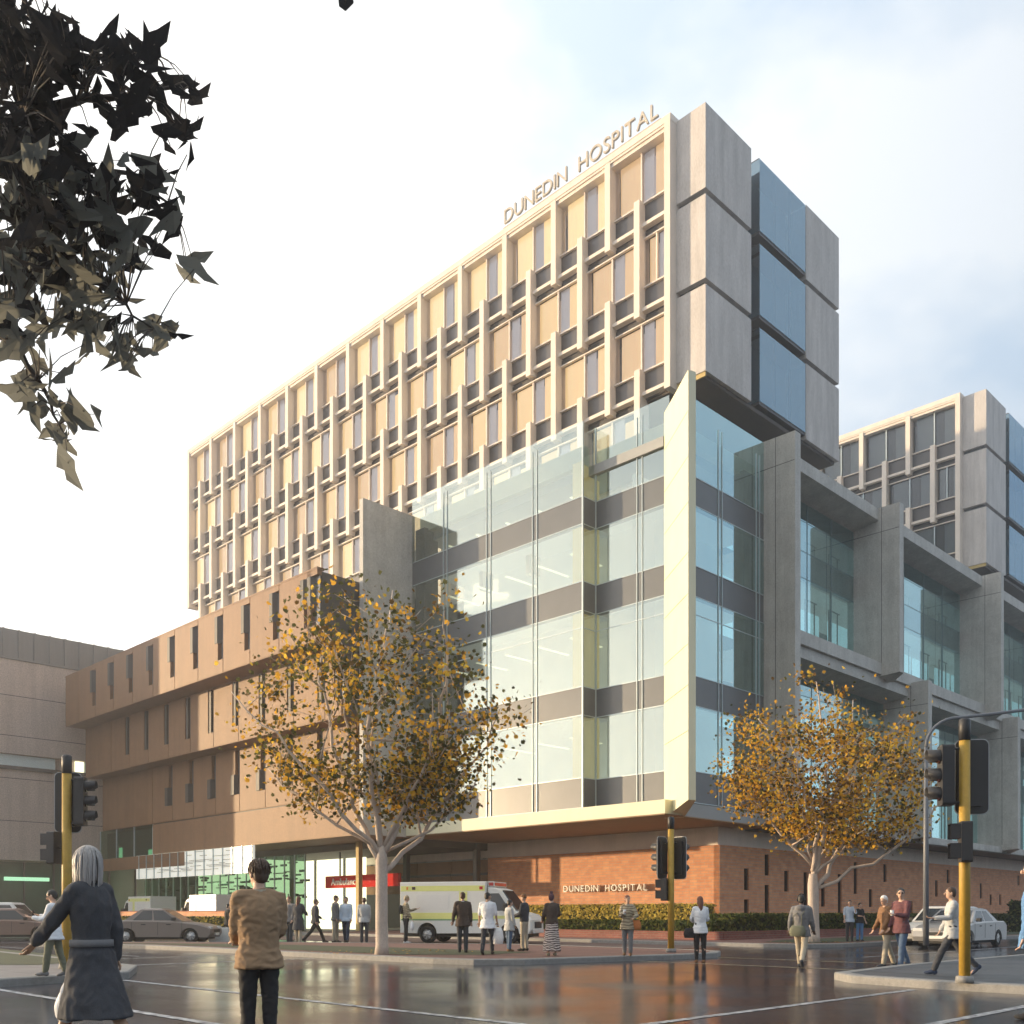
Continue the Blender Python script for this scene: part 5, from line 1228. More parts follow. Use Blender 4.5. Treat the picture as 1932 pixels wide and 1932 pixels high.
def seg_tree(name, label, loc, H, fork, crown_c, crown_r, n_leaf, size, mis, seed, trunk_r, bark, limbs, shape=LOBE, group='street trees with autumn leaves'):
    rnd = random.Random(seed); t = thing(name, label, 'tree', loc, 0, group)
    cc = Vector(crown_c); cr = Vector(crown_r)
    tips = []
    tm = MB()
    f = Vector((fork[0], fork[1], fork[2]))
    pts = [Vector((0, 0, -0.05)), Vector((0.01, 0, 0.25)), f * 0.35, f * 0.7, f, f + Vector((0, 0, 0.4))]
    tm.tube(pts, [trunk_r * 1.25, trunk_r * 1.05, trunk_r, trunk_r * 0.97, trunk_r * 0.98, trunk_r * 0.7], 12)
    tm.build('trunk', bark, t)
    def inside(p):
        d = Vector(((p.x - cc.x) / cr.x, (p.y - cc.y) / cr.y, (p.z - cc.z) / cr.z)); return d.length
    def grow(mb, a, tgt, r0, depth):
        L_ = (tgt - a).length; n = max(3, int(L_ / 0.5)); pts = [a]; rad = [r0]
        bend = Vector((rnd.gauss(0, 1), rnd.gauss(0, 1), rnd.gauss(0, .6))) * L_ * 0.06 
        for k in range(1, n + 1):
            u = k / n
            p = a.lerp(tgt, u) + bend * math.sin(math.pi * u) + Vector((0, 0, (u * (1 - u)) * -L_ * 0.08)) + Vector((rnd.gauss(0, 1), rnd.gauss(0, 1), rnd.gauss(0, 1))) * 0.035 * L_ * 0.35
            pts.append(p); rad.append(max(0.006, r0 * (1 - 0.82 * u)))
        mb.tube(pts, rad, 7 if r0 > 0.03 else 5)
        if depth == 0:
            tips.extend(pts[n // 2:]); return
        m = 5 if depth == 2 else 5
        for k in range(m):
            u = 0.3 + 0.7 * (k + rnd.random() * 0.8) / m; i = min(n, max(1, int(u * n))); b = pts[i]
            for _ in range(9):
                d = Vector((rnd.gauss(0, 1), rnd.gauss(0, 1), rnd.gauss(0.45, 0.8))).normalized() * (L_ * rnd.uniform(0.28, 0.58))
                if inside(b + d) < 1.0: break
            grow(mb, b, b + d, rad[i] * 0.62, depth - 1)
    for lim in limbs:
        mb = MB(); grow(mb, f + Vector((0, 0, lim[4] if len(lim) > 4 else 0.1)), Vector(lim[:3]), lim[3] * 0.8, 2)
        mb.build('limb', bark, t)
    lm = MB(); clumps = []
    ok = [p for p in tips if inside(p) < 1.08]
    for k in range(n_leaf):
        if k % 8 == 0: base = rnd.choice(ok); sp = rnd.uniform(0.15, 0.6); bias = rnd.choice(mis)
        p = base + Vector((rnd.gauss(0, 1), rnd.gauss(0, 1), rnd.gauss(0, 0.8))) * sp
        if inside(p) > 1.1 or p.z < cc.z - cr.z * 0.98: continue
        add_leaf(lm, p, size * rnd.uniform(0.6, 1.3), rnd, bias if rnd.random() < 0.5 else rnd.choice(mis), shape)
    lm.build('crown', [M['leaf_olive'], M['leaf_dark'], M['leaf_umber'], M['leaf_orange'], M['leaf_yellow']], t)
    return t
b1 = ground(720, 1801, 0.13)
seg_tree('street_tree', 'larger street tree with dark olive and orange leaves on the island lawn', b1, 10, (0.0, 0, 2.45), (-0.15, 0, 6.75), (4.25, 3.6, 3.45), 8200, 0.125, [0, 0, 0, 1, 2, 3, 3, 4], 11, 0.165, M['bark_pale'],
    [(-1.7, 0.5, 8.8, 0.10, -0.1), (-3.7, -0.8, 6.7, 0.09, 0.1), (0.2, 0.6, 9.6, 0.12, 0.2), (1.6, -0.6, 8.9, 0.11, 0.1), (3.2, 0.4, 6.6, 0.10, -0.35), (-3.1, 0.4, 5.0, 0.07, 0.3), (1.5, -1.8, 6.4, 0.07, 0.25), (2.6, 1.2, 5.4, 0.06, 0.2), (-0.8, -2.2, 7.4, 0.07, 0.3)])
b2 = Vector((11.19, 36.65, 0.13))
seg_tree('street_tree', 'smaller street tree thick with golden orange leaves by the slit windows', b2, 10.5, (-0.02, 0, 2.15), (0.95, 0, 6.7), (4.6, 3.8, 3.55), 12500, 0.135, [0, 1, 2, 3, 3, 3, 4, 4, 2], 23, 0.205, M['bark_pale'],
    [(-1.9, 0.6, 8.4, 0.12, 0.5), (-2.9, -0.6, 6.2, 0.09, 0.7), (0.0, -0.5, 9.6, 0.14, 0.3), (1.8, 0.9, 9.2, 0.10, 0.4), (3.6, 0.2, 7.4, 0.13, -0.4), (5.0, -0.6, 6.2, 0.09, -0.2), (-1.4, -1.9, 7.6, 0.08, 0.8), (2.2, -1.9, 7.0, 0.08, 0.3), (2.6, 1.9, 6.2, 0.08, 0.2)])
# the near tree that leans in from the left: only its outer leaves reach the view
def fallen(c, r, n, z, seed):
    rnd = random.Random(seed); mb = MB()
    for _ in range(n):
        a = rnd.uniform(0, 6.283); d = r * math.sqrt(rnd.random()); s = rnd.uniform(0.05, 0.10); t = rnd.uniform(0, 6.283)
        x, y = c[0] + d * math.cos(a), c[1] + d * math.sin(a) * 0.6
        mb.add([(x + s * (u * math.cos(t) - v * math.sin(t)), y + s * (u * math.sin(t) + v * math.cos(t)), z + rnd.uniform(0.004, 0.02)) for u, v in LOBE], [tuple(range(len(LOBE)))], rnd.choice((0, 0, 1)))
    tag(mb.build('fallen_leaves', [M['leaf_umber'], M['leaf_orange']]), kind='stuff')
fallen((-3.6, 27.6), 2.6, 70, 0.14, 3); fallen((11.5, 36.9), 2.2, 60, 0.14, 4)
def near_tree():
    rnd = random.Random(77); base = Vector((-5.6, 6.4, 0))
    t = thing('overhanging_tree', 'near tree with big dark angular leaves hanging in at the top left', 'tree', base)
    MB().tube([(0, 0, 0), (0.05, 0, 1.5), (0.1, 0.1, 3.2), (0.25, 0.1, 5.4)], [0.26, 0.21, 0.18, 0.12], 12).build('trunk', M['bark_dark'], t)
    def at(x, y, Y): return Vector(((x - 966) / FPX * Y, Y, EYE + (HZ - y) / FPX * Y)) - base
    cl = [(20, 60, 60, 70, 30, 6.2), (110, 90, 55, 55, 20, 5.8), (60, 180, 60, 60, 26, 6.4), (30, 290, 60, 60, 30, 6.0), (130, 330, 70, 60, 26, 6.3), (50, 420, 70, 70, 30, 6.1), (180, 420, 60, 50, 20, 6.5), (255, 350, 40, 40, 8, 6.3), (120, 500, 80, 50, 22, 6.6), (30, 540, 50, 60, 16, 6.2),
          (200, 110, 40, 30, 8, 6.0), (265, 95, 28, 28, 5, 6.1), (235, 205, 36, 40, 8, 6.4), (330, 165, 24, 14, 3, 6.5), (355, 235, 16, 24, 2, 6.6), (270, 480, 40, 30, 5, 6.5), (355, 500, 16, 30, 2, 6.7), (320, 410, 20, 20, 2, 6.5), (290, 320, 40, 30, 4, 6.5), (370, 180, 20, 14, 2, 6.7), (330, 250, 20, 20, 2, 6.6),
          (150, 600, 60, 40, 14, 6.7), (240, 650, 44, 36, 9, 6.7), (300, 620, 26, 16, 3, 6.6), (40, 640, 40, 30, 6, 6.4), (75, 730, 30, 40, 5, 6.6), (160, 775, 30, 10, 2, 6.6), (115, 810, 26, 36, 4, 6.7), (25, 740, 20, 16, 2, 6.5)]
    br = MB(); start = Vector((0.25, 0.1, 5.2)); mains = []
    for path in ([(-300, 60), (-60, 110), (90, 70), (200, 95), (290, 100)], [(-300, 60), (-40, 240), (120, 300), (250, 330), (330, 400)], [(-300, 60), (-120, 380), (60, 470), (190, 540), (290, 620)], [(-300, 60), (-150, 520), (20, 640), (90, 740), (120, 820)], [(-40, 240), (140, 190), (250, 180), (345, 170)]):
        pts = [at(x, y, 6.2 + 0.15 * i) for i, (x, y) in enumerate(path)]
        fine = []
        for a, b_ in zip(pts[:-1], pts[1:]):
            for k in range(4): fine.append(a.lerp(b_, k / 4) + Vector((rnd.gauss(0, .012), rnd.gauss(0, .012), rnd.gauss(0, .02))))
        fine.append(pts[-1]); mains += fine
        br.tube(fine, [0.035 * (1 - k / len(fine)) + 0.004 for k in range(len(fine))], 6)
    br.tube([start, start.lerp(at(-300, 60, 6.2), 0.5) + Vector((0, 0, 0.1)), at(-300, 60, 6.2)], [0.06, 0.05, 0.04], 8)
    lm = MB(); ANG = [(-0.10, -0.55), (0.18, -0.42), (0.36, 0.02), (0.20, 0.10), (0.30, 0.36), (0.02, 0.85), (-0.14, 0.34), (-0.38, 0.05)]
    for (x, y, rx, ry, n, Y) in cl:
        c = at(x, y, Y)
        for _ in range(int(n * 2.3)):
            p = at(x + rnd.gauss(0, 0.62) * rx, y + rnd.gauss(0, 0.62) * ry, Y + rnd.uniform(-0.5, 0.5))
            nn = Vector((rnd.gauss(0, 0.8), -1, rnd.gauss(0, 0.6))).normalized()
            u = nn.cross(Vector((rnd.uniform(-1, 1), 0.1, rnd.uniform(-1, 1)))).normalized(); v = nn.cross(u); s = rnd.uniform(0.09, 0.21)
            nb = min(mains, key=lambda q: (q - p).length); br.tube([nb, nb.lerp(p, 0.5) + Vector((0, 0, 0.04)), p], [0.006, 0.004, 0.003], 4)
            lm.add([p + nn * (abs(a) * -0.10) + (u * (a * 0.85 + rnd.uniform(-.05, .05)) + v * (b * 1.1 + rnd.uniform(-.07, .07))) * s for a, b in ANG], [tuple(range(len(ANG)))], 1 if rnd.random() < (y - 200) / 450 else 0)  # lower leaves turn paler: glare put into their colour
    tip = at(652, 6, 6.0); br.tube([start, start.lerp(tip, 0.5) + Vector((0, 0, 2.2)), tip + Vector((0.02, 0, 0.12)), tip], [0.03, 0.02, 0.008, 0.004], 5)
    lm.add([tip + Vector(v) for v in ((-0.05, 0, 0.08), (0.04, 0, 0.07), (0.05, 0, 0.0), (0.0, 0, -0.05), (-0.04, 0, -0.02))], [(0, 1, 2, 3, 4)], 0)
    br.build('branches', M['bark_dark'], t); lm.build('crown', [M['leaf_black'], M['leaf_glare']], t)
near_tree()
# ---------------------------------------------------------------- vehicles
mat('paint_taupe', (0.20, 0.165, 0.145), 0.35, 0.05, 3.0, spec=0.6); mat('paint_silver', (0.42, 0.41, 0.40), 0.3, 0.05, 3.0, metal=0.35); mat('paint_pearl', (0.70, 0.70, 0.68), 0.3, 0.04, 3.0); mat('paint_brown', (0.22, 0.14, 0.11), 0.35, 0.05, 3.0)
mat('tyre_rubber', (0.018, 0.018, 0.019), 0.85, 0.1, 10.0); mat('alloy', (0.55, 0.55, 0.55), 0.35, 0.05, 5.0, metal=0.6); mat('car_glass', (0.03, 0.035, 0.04), 0.06, 0.1, 1.0, spec=0.8)
mat('lamp_red', (0.45, 0.02, 0.015), 0.25, 0.1, 5.0); mat('lamp_clear', (0.70, 0.70, 0.68), 0.15, 0.05, 5.0); mat('plastic_black', (0.02, 0.02, 0.02), 0.6, 0.1, 8.0)
mat('amb_white', (0.74, 0.74, 0.70), 0.35, 0.03, 2.0); mat('amb_yellow', (0.72, 0.74, 0.26), 0.45, 0.04, 2.0); mat('amb_green', (0.10, 0.30, 0.12), 0.45, 0.05, 2.0); mat('amber_lamp', (0.70, 0.25, 0.03), 0.3, 0.05, 3.0)
def wheel(root, x, y, r, w, side):
    ax = Vector((0, side, 0)); mb = MB(); prof = [(0.58, 0), (0.86, 0.0), (1.0, 0.14), (1.0, 0.86), (0.86, 1.0), (0.58, 1.0)]; n = 26; rings = []
    for rr, u in prof: rings.append([Vector((x + rr * r * math.cos(2 * math.pi * k / n), y + side * (-w + w * u), r + rr * r * math.sin(2 * math.pi * k / n))) for k in range(n)])
    mb.loft(rings, 0, True, False); t = mb.build('wheel', M['tyre_rubber'], root, fix=True)
    rm = MB(); rm.cyl((x, y - side * 0.05, r), ax, 0.60 * r, 0.03, 26); rm.cyl((x, y - side * 0.02, r), ax, 0.16 * r, 0.025, 12)
    for k in range(7):
        a = 2 * math.pi * k / 7; c, s = math.cos(a), math.sin(a)
        rm.add([(x + r * (d * c - e * s), y - side * 0.019 + side * h, r + r * (d * s + e * c)) for d, e, h in ((0.14, -0.055, 0), (0.58, -0.08, 0), (0.58, 0.08, 0), (0.14, 0.055, 0), (0.14, -0.04, .02), (0.58, -0.06, .01), (0.58, 0.06, .01), (0.14, 0.04, .02))], [(4, 5, 6, 7), (0, 1, 5, 4), (1, 2, 6, 5), (2, 3, 7, 6), (3, 0, 4, 7)])
    rm.build('rim', M['alloy'], t, fix=True)
def extrude_profile(prof, hw, edge=0.07, tuck=0.06):
    # side outline (x,z) carried across the width with softened shoulders
    mb = MB(); n = len(prof); cx = sum(p[0] for p in prof) / n; cz = sum(p[1] for p in prof) / n
    ys = [(-hw, 1), (-hw + edge, 0), (hw - edge, 0), (hw, 1)]; rings = []
    for y, k in ys: rings.append([Vector((x - k * tuck * (1 if x > cx else -1) * min(1, abs(x - cx)), y, z - k * (tuck * 0.7 if z > cz + 0.1 else 0))) for x, z in prof])
    mb.loft(rings, 0, False, True); return mb
def arch(cx, r, zb, n=9): return [(cx + r * math.cos(math.pi - math.pi * k / n), zb + r * math.sin(math.pi - math.pi * k / n)) for k in range(n + 1)]
def car(label, loc, rz, paint, kind='sedan', L=4.5, Wd=1.74, Hh=1.42, group='cars at the junction'):
    # nose towards +x
    t = thing('car', label, 'car', loc, rz, group); hw = Wd / 2; r = 0.31; h = L / 2; xr, xf = -h + 0.88, h - 0.82; zb = 0.24; bl = 0.90
    prof = [(-h + 0.02, 0.42), (-h + 0.08, zb)] + arch(xr, 0.37, zb + 0.02) + arch(xf, 0.37, zb + 0.02) + [(h - 0.10, zb), (h, 0.40), (h - 0.01, 0.58), (h - 0.18, 0.70), (h - 0.55, 0.80), (h - 1.25, bl - 0.02), (0.0, bl + 0.02)]
    if kind == 'sedan': prof += [(-h + 1.0, bl + 0.04), (-h + 0.22, bl + 0.03), (-h + 0.03, 0.82)]
    elif kind == 'wagon': prof += [(-h + 0.5, bl + 0.03), (-h + 0.06, bl + 0.02), (-h, 0.7)]
    else: prof += [(-h + 0.6, bl + 0.04), (-h + 0.10, bl + 0.02), (-h, 0.7)]
    body = extrude_profile(prof, hw); o = body.build('body', paint, t, fix=True)
    un = MB(); un.box(-h + 0.25, h - 0.25, -hw + 0.18, hw - 0.18, 0.16, 0.5); un.build('underbody', M['plastic_black'], t)
    xb0, xb1 = {'sedan': (-h + 0.72, h - 1.18), 'wagon': (-h + 0.10, h - 1.15), 'hatch': (-h + 0.22, h - 1.10)}[kind]
    xt0, xt1 = {'sedan': (-h + 1.42, h - 1.98), 'wagon': (-h + 0.42, h - 1.85), 'hatch': (-h + 0.85, h - 1.85)}[kind]
    zb_, zt = bl - 0.01, Hh - 0.05; wb, wt = hw - 0.07, hw - 0.25
    B = [Vector(v) for v in ((xb0, -wb, zb_), (xb1, -wb, zb_), (xb1, wb, zb_), (xb0, wb, zb_), (xt0, -wt, zt), (xt1, -wt, zt), (xt1, wt, zt), (xt0, wt, zt))]
    cab = MB(); cab.loft([[B[0], B[1], B[2], B[3]], [B[4], B[5], B[6], B[7]], [B[4] + Vector((0.12, 0.12, 0.05)), B[5] + Vector((-0.12, 0.12, 0.05)), B[6] + Vector((-0.12, -0.12, 0.05)), B[7] + Vector((0.12, -0.12, 0.05))]], 0, False)
    cab.build('roof', paint, t, fix=True)
    def face(a, b, c, d, u0, u1, v0, v1, out, name, m=None):
        def bil(u, v): return (a.lerp(b, u)).lerp(d.lerp(c, u), v)
        q = [bil(u0, v0), bil(u1, v0), bil(u1, v1), bil(u0, v1)]; n = (q[1] - q[0]).cross(q[3] - q[0]).normalized()
        if n.dot(Vector(out)) < 0: n = -n
        vs = [v + n * 0.004 for v in q] + [v - n * 0.01 for v in q]
        mb = MB(); mb.add(vs, [(0, 1, 2, 3), (7, 6, 5, 4), (0, 4, 5, 1), (1, 5, 6, 2), (2, 6, 7, 3), (3, 7, 4, 0)]); return mb.build(name, m or M['car_glass'], t, fix=True)
    for sd in (0, 1):
        a, b, c, d = (B[0], B[1], B[5], B[4]) if sd == 0 else (B[3], B[2], B[6], B[7]); out = (0, -1, 0.2) if sd == 0 else (0, 1, 0.2)
        cuts = [(0.10, 0.30), (0.33, 0.60), (0.635, 0.93)] if kind != 'hatch' else [(0.06, 0.30), (0.34, 0.92)]
        if kind == 'sedan': cuts = [(0.16, 0.50), (0.54, 0.92)]
        for u0, u1 in cuts: face(a, b, c, d, u0, u1, 0.10, 0.90, out, 'window')
    face(B[1], B[2], B[6], B[5], 0.06, 0.94, 0.06, 0.93, (1, 0, 0.5), 'windscreen'); face(B[0], B[3], B[7], B[4], 0.08, 0.92, 0.12, 0.88, (-1, 0, 0.4), 'rear_window')
    for x in (xr, xf):
        for sd in (-1, 1): wheel(t, x, sd * (hw - 0.02), r, 0.20, sd)
    for sd in (-1, 1):
        MB().box(h - 0.13, h - 0.02, sd * (hw - 0.24) - 0.17, sd * (hw - 0.24) + 0.17, 0.575, 0.70).build('headlight', M['lamp_clear'], t, bevel=0.02)
        MB().box(-h - 0.005, -h + 0.10, sd * (hw - 0.22) - 0.15, sd * (hw - 0.22) + 0.15, 0.66, 0.82).build('tail_light', M['lamp_red'], t, bevel=0.02)
        MB().box(xb1 - 0.38, xb1 - 0.22, sd * (hw + 0.06) - 0.08, sd * (hw + 0.06) + 0.08, bl + 0.02, bl + 0.15).build('mirror', M['plastic_black'], t, bevel=0.02)
        for x in (-0.55, 0.45): MB().box(x - 0.09, x + 0.09, sd * (hw + 0.004) - 0.012, sd * (hw + 0.004) + 0.012, 0.75, 0.785).build('door_handle', M['plastic_black'], t)
        for x in (-1.02, 0.02, 0.98): MB().box(x - 0.006, x + 0.006, sd * (hw + 0.001) - 0.004, sd * (hw + 0.001) + 0.004, 0.34, 0.86).build('door_gap', M['plastic_black'], t)
    MB().box(h - 0.05, h + 0.015, -0.42, 0.42, 0.44, 0.56).build('grille', M['plastic_black'], t, bevel=0.01)
    MB().box(-h - 0.012, -h + 0.03, -0.26, 0.26, 0.50, 0.61).build('number_plate', M['white_panel'], t)
    MB().box(h - 0.03, h + 0.035, -0.26, 0.26, 0.33, 0.43).build('number_plate', M['white_panel'], t)
    return t
g = ground
car('taupe saloon car facing right behind the grey coated walker', Vector((-14.3, 40.6, 0)), R(2), M['paint_taupe'], 'sedan', 4.3)
car('brown hatchback seen from its rear side at the left edge', Vector((-22.6, 45.0, 0)), R(14), M['paint_brown'], 'hatch', 4.0, 1.72, 1.45)
car('white people carrier behind the brown hatchback at the left edge', Vector((-24.6, 48.2, 0)), R(4), M['paint_pearl'], 'wagon', 4.7, 1.85, 1.75)
car('silver saloon car driving towards the camera past the right hand pole', W(37.0, 13.9), R(45 + 180), M['paint_silver'], 'sedan', 4.5, 1.74, 1.40)
car('white estate car parked behind the silver saloon', W(40.2, 15.75), R(45 + 180), M['paint_pearl'], 'wagon', 4.6, 1.76, 1.50)
def ambulance(label, loc, rz, proto=True):
    t = thing('ambulance', label, 'ambulance', loc, rz, 'ambulances at the hospital'); hw = 1.02; r = 0.36; zb = 0.36
    xr, xf = -1.55, 1.95
    bx = MB(); prof = [(-2.75, 0.42)] + arch(xr, 0.44, zb + 0.04) + [(1.0, 0.42), (1.0, 2.50), (-2.75, 2.50)]
    bx = extrude_profile(prof, hw, 0.05, 0.03); bx.build('box_body', M['amb_white'], t, fix=True)
    cabp = [(1.01, 0.42)] + arch(xf, 0.44, zb + 0.04) + [(2.78, 0.40), (2.88, 0.55), (2.87, 0.95), (2.72, 1.15), (2.20, 1.30), (1.55, 2.18), (1.30, 2.26), (1.01, 2.28)]
    cb = extrude_profile(cabp, hw - 0.08, 0.10, 0.06); cb.build('cab', M['amb_white'], t, fix=True)
    MB().box(-2.6, 2.7, -0.8, 0.8, 0.26, 0.6).build('underbody', M['plastic_black'], t)
    for sd in (-1, 1):
        y = sd * (hw + 0.004)
        def pl(x0, x1, z0, z1, name, m, yy=None, par=None):
            yv = y if yy is None else yy
            return MB().box(x0, x1, min(yv, yv - sd * 0.02), max(yv, yv - sd * 0.02), z0, z1).build(name, M[m], par or t)
        pl(-2.70, 0.95, 2.12, 2.34, 'stripe', 'amb_yellow'); pl(-2.70, 0.95, 0.98, 1.24, 'stripe', 'amb_yellow'); pl(-2.70, 0.95, 0.93, 0.975, 'stripe', 'amb_green')
        pl(-0.15, 0.20, 1.25, 2.10, 'stripe', 'amb_yellow')
        w = pl(-2.0, -0.6, 1.36, 1.96, 'window', 'paint_pearl'); pl(-2.45, -2.38, 2.18, 2.30, 'marker_lamp', 'amber_lamp', y + sd * 0.01); pl(-2.2, -2.06, 2.18, 2.30, 'marker_lamp', 'lens_dark', y + sd * 0.01); pl(0.72, 0.86, 2.18, 2.30, 'marker_lamp', 'lamp_red', y + sd * 0.01)
        yc = sd * (hw - 0.075)
        pl(1.10, 2.55, 1.0, 1.12, 'stripe', 'amb_yellow', yc); 
        gm = MB(); q = [(1.16, 1.32), (2.00, 1.32), (1.52, 2.02), (1.16, 2.02)]; gm.add([(x, yc + sd * 0.004, z) for x, z in q] + [(x, yc - sd * 0.02, z) for x, z in q], [(0, 1, 2, 3), (7, 6, 5, 4), (0, 4, 5, 1), (1, 5, 6, 2), (2, 6, 7, 3), (3, 7, 4, 0)]); gm.build('side_window', M['car_glass'], t, fix=True)
        wheel(t, xr, sd * (hw - 0.03), r, 0.24, sd); wheel(t, xf, sd * (hw - 0.10), r, 0.24, sd)
        MB().box(2.62, 2.80, sd * 0.66 - 0.17, sd * 0.66 + 0.17, 0.82, 1.02).build('headlight', M['lamp_clear'], t, bevel=0.02)
        MB().box(2.60, 2.70, sd * 0.88 - 0.05, sd * 0.88 + 0.05, 0.82, 1.0).build('indicator', M['amber_lamp'], t, bevel=0.01)
        MB().box(1.75, 1.90, sd * 1.08 - 0.09, sd * 1.08 + 0.09, 1.30, 1.62).build('mirror', M['plastic_black'], t, bevel=0.02)
    ws = MB(); q = [(2.20, -0.80, 1.34), (2.20, 0.80, 1.34), (1.60, 0.70, 2.13), (1.60, -0.70, 2.13)]; nn = Vector((0.82, 0, 0.57)); ws.add([Vector(v) + nn * 0.035 for v in q] + [Vector(v) - nn * 0.02 for v in q], [(0, 1, 2, 3), (7, 6, 5, 4), (0, 4, 5, 1), (1, 5, 6, 2), (2, 6, 7, 3), (3, 7, 4, 0)]); ws.build('windscreen', M['car_glass'], t, fix=True)
    MB().box(2.84, 2.90, -0.5, 0.5, 0.62, 0.88).build('grille', M['plastic_black'], t, bevel=0.01); MB().box(2.86, 2.93, -0.75, 0.75, 0.42, 0.56).build('bumper', M['paint_pearl'], t, bevel=0.02)
    lb = MB(); lb.box(1.03, 1.28, -0.85, 0.85, 2.29, 2.50); l_ = lb.build('light_bar', M['amb_white'], t, bevel=0.02); MB().box(1.265, 1.30, -0.75, 0.75, 2.33, 2.46).build('beacon', M['lamp_red'], l_); 
    for sd in (-1, 1): MB().box(1.06, 1.26, sd * 0.855 - 0.006, sd * 0.855 + 0.006, 2.33, 2.46).build('beacon', M['lamp_red'], l_)
    return t
ambulance('white ambulance with yellow stripes standing in front of the brick wall', Vector((-1.70, 40.9, 0)), R(-17))
ambulance('ambulance parked behind the orange wall, left one of the far pair', W(33.6, 73), R(-45 + 180))
ambulance('ambulance parked behind the orange wall, right one of the far pair', W(33.6, 63.2), R(-45 + 180))
# ---------------------------------------------------------------- sky, sun, camera
SUN_EL = 3.7
sd = Vector((-0.53, 0.848, 0)); sd.normalize()
sw_ = (W(sd.x, sd.y)).normalized()                       # horizontal direction towards the sun
SUND = Vector((sw_.x * math.cos(R(SUN_EL)), sw_.y * math.cos(R(SUN_EL)), math.sin(R(SUN_EL))))
l = bpy.data.lights.new('sun', 'SUN'); l.energy = 5.0; l.angle = R(0.6); l.color = (1.0, 0.74, 0.44)
so = bpy.data.objects.new('sun', l); COL.objects.link(so); so.location = SUND * 200
so.rotation_euler = (-SUND).to_track_quat('-Z', 'Y').to_euler()
w = bpy.data.worlds.new('World'); SC.world = w; w.use_nodes = True
nt = w.node_tree; N = nt.nodes; L = nt.links; N.clear()
out = N.new('ShaderNodeOutputWorld')
sky = N.new('ShaderNodeTexSky'); sky.sky_type = 'NISHITA'; sky.sun_disc = False
sky.sun_elevation = R(SUN_EL); sky.sun_rotation = math.atan2(SUND.x, SUND.y)
bg = N.new('ShaderNodeBackground'); bg.inputs['Strength'].default_value = 0.12; L.new(sky.outputs[0], bg.inputs['Color'])
tc = N.new('ShaderNodeTexCoord')
mp = N.new('ShaderNodeMapping'); mp.inputs['Scale'].default_value = (1, 1, 1.9); mp.inputs['Location'].default_value = (0.35, 0.1, 0.2); L.new(tc.outputs['Generated'], mp.inputs['Vector'])
nz = N.new('ShaderNodeTexNoise'); nz.inputs['Scale'].default_value = 2.1; nz.inputs['Detail'].default_value = 7; nz.inputs['Roughness'].default_value = 0.55
L.new(mp.outputs[0], nz.inputs['Vector'])
cr = N.new('ShaderNodeValToRGB'); e = cr.color_ramp.elements
e[0].position = 0.36; e[0].color = (0.66, 0.76, 0.87, 1); e[1].position = 0.51; e[1].color = (1.0, 1.0, 1.0, 1)
L.new(nz.outputs['Fac'], cr.inputs['Fac'])
# thin bright cloud everywhere, brightest towards the sun
dp = N.new('ShaderNodeVectorMath'); dp.operation = 'DOT_PRODUCT'; dp.inputs[1].default_value = SUND
L.new(tc.outputs['Generated'], dp.inputs[0])
mr = N.new('ShaderNodeMapRange'); mr.inputs['From Min'].default_value = -0.2; mr.inputs['From Max'].default_value = 1.0; mr.inputs['To Min'].default_value = 0.74; mr.inputs['To Max'].default_value = 1.6
L.new(dp.outputs['Value'], mr.inputs['Value'])
cl = N.new('ShaderNodeBackground'); tint = N.new('ShaderNodeValToRGB'); tint.color_ramp.elements[0].position = 0.0; tint.color_ramp.elements[0].color = (0.74, 0.90, 1.08, 1); tint.color_ramp.elements[1].position = 0.70; tint.color_ramp.elements[1].color = (1, 0.985, 0.96, 1)
dm = N.new('ShaderNodeMapRange'); dm.inputs['From Min'].default_value = -1; L.new(dp.outputs['Value'], dm.inputs['Value']); L.new(dm.outputs['Result'], tint.inputs['Fac'])
mt = N.new('ShaderNodeMix'); mt.data_type = 'RGBA'; mt.blend_type = 'MULTIPLY'; mt.inputs['Factor'].default_value = 1.0
L.new(cr.outputs['Color'], mt.inputs['A']); L.new(tint.outputs['Color'], mt.inputs['B']); L.new(mt.outputs['Result'], cl.inputs['Color']); L.new(mr.outputs['Result'], cl.inputs['Strength'])
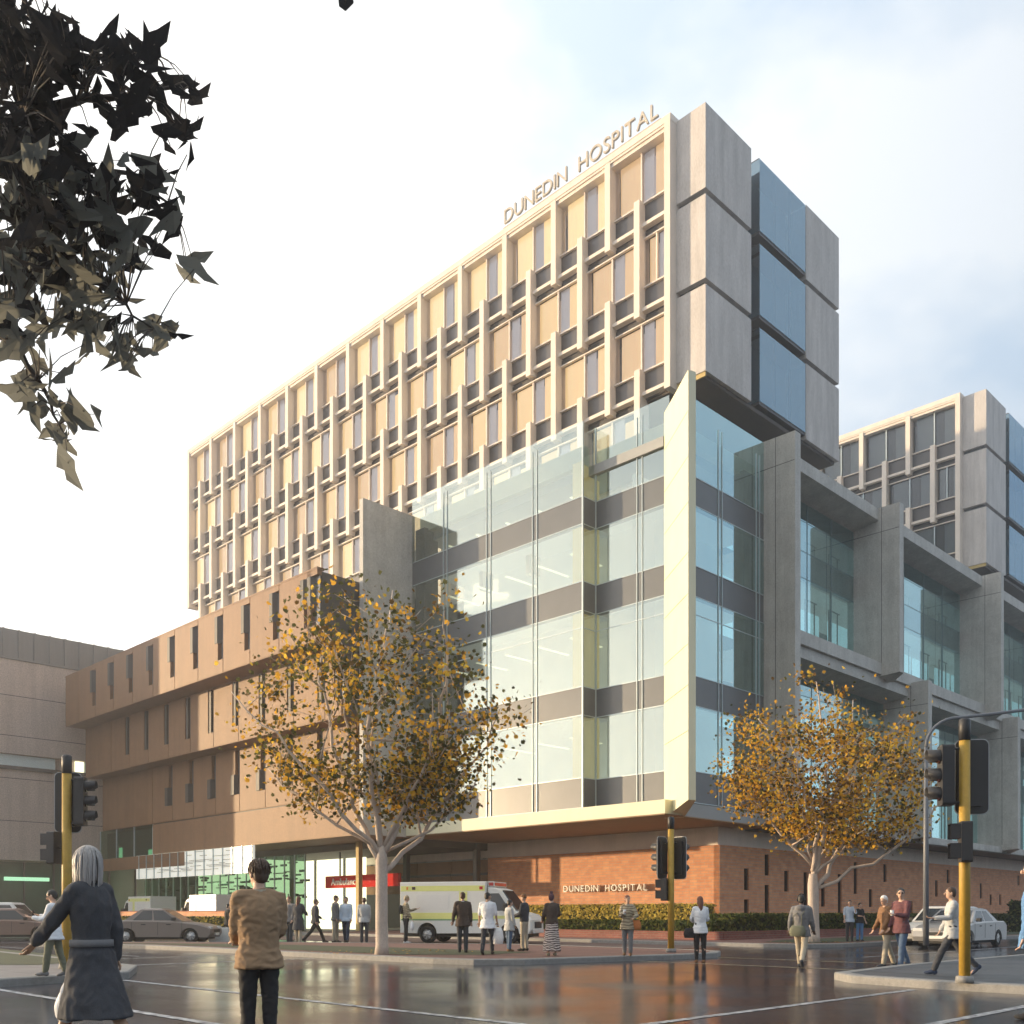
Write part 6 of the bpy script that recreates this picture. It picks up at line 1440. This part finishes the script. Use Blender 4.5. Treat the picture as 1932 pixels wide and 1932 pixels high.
# unseen sky behind the viewer is dimmed to cut the ambient light
sx = N.new('ShaderNodeSeparateXYZ'); L.new(tc.outputs['Generated'], sx.inputs[0])
bk = N.new('ShaderNodeMapRange'); bk.interpolation_type = 'SMOOTHSTEP'; bk.inputs['From Min'].default_value = -0.75; bk.inputs['From Max'].default_value = 0.15; bk.inputs['To Min'].default_value = 0.72
L.new(sx.outputs['Y'], bk.inputs['Value'])
bm2 = N.new('ShaderNodeMath'); bm2.operation = 'MULTIPLY'; L.new(mr.outputs['Result'], bm2.inputs[0]); L.new(bk.outputs['Result'], bm2.inputs[1]); L.new(bm2.outputs[0], cl.inputs['Strength'])
ms = N.new('ShaderNodeMixShader'); ms.inputs['Fac'].default_value = 0.85
L.new(bg.outputs[0], ms.inputs[1]); L.new(cl.outputs[0], ms.inputs[2]); L.new(ms.outputs[0], out.inputs['Surface'])
cam = bpy.data.cameras.new('camera'); co = bpy.data.objects.new('camera', cam); COL.objects.link(co)
cam.sensor_fit = 'HORIZONTAL'; cam.sensor_width = 36.0; cam.lens = 36.0 * FPX / 1932.0
cam.shift_y = HZ / 1932.0 - 0.5; cam.clip_start = 0.1; cam.clip_end = 4000
co.location = (0, 0, EYE); co.rotation_euler = (R(90), 0, 0); SC.camera = co
SC.view_settings.view_transform = 'Standard'; SC.view_settings.look = 'None'; SC.view_settings.exposure = 0.56; SC.view_settings.gamma = 1.0
cy = SC.cycles
cy.max_bounces = 7; cy.diffuse_bounces = 3; cy.glossy_bounces = 4; cy.transparent_max_bounces = 24; cy.caustics_reflective = False; cy.caustics_refractive = False
cy.use_denoising = True; cy.sample_clamp_indirect = 6.0
# ---------------------------------------------------------------- air
hm_ = bpy.data.materials.new('haze_air'); hm_.use_nodes = True
nt = hm_.node_tree; N = nt.nodes; L = nt.links; N.clear()
out = N.new('ShaderNodeOutputMaterial'); pv = N.new('ShaderNodeVolumePrincipled')
pv.inputs['Color'].default_value = (0.96, 0.96, 0.97, 1); pv.inputs['Density'].default_value = 0.0014; pv.inputs['Anisotropy'].default_value = 0.82
L.new(pv.outputs[0], out.inputs['Volume'])
hz = MB().box(-170, 190, -60, 210, -1.03, 62).build('haze', hm_)
tag(hz, kind='stuff')
SC.cycles.volume_bounces = 1
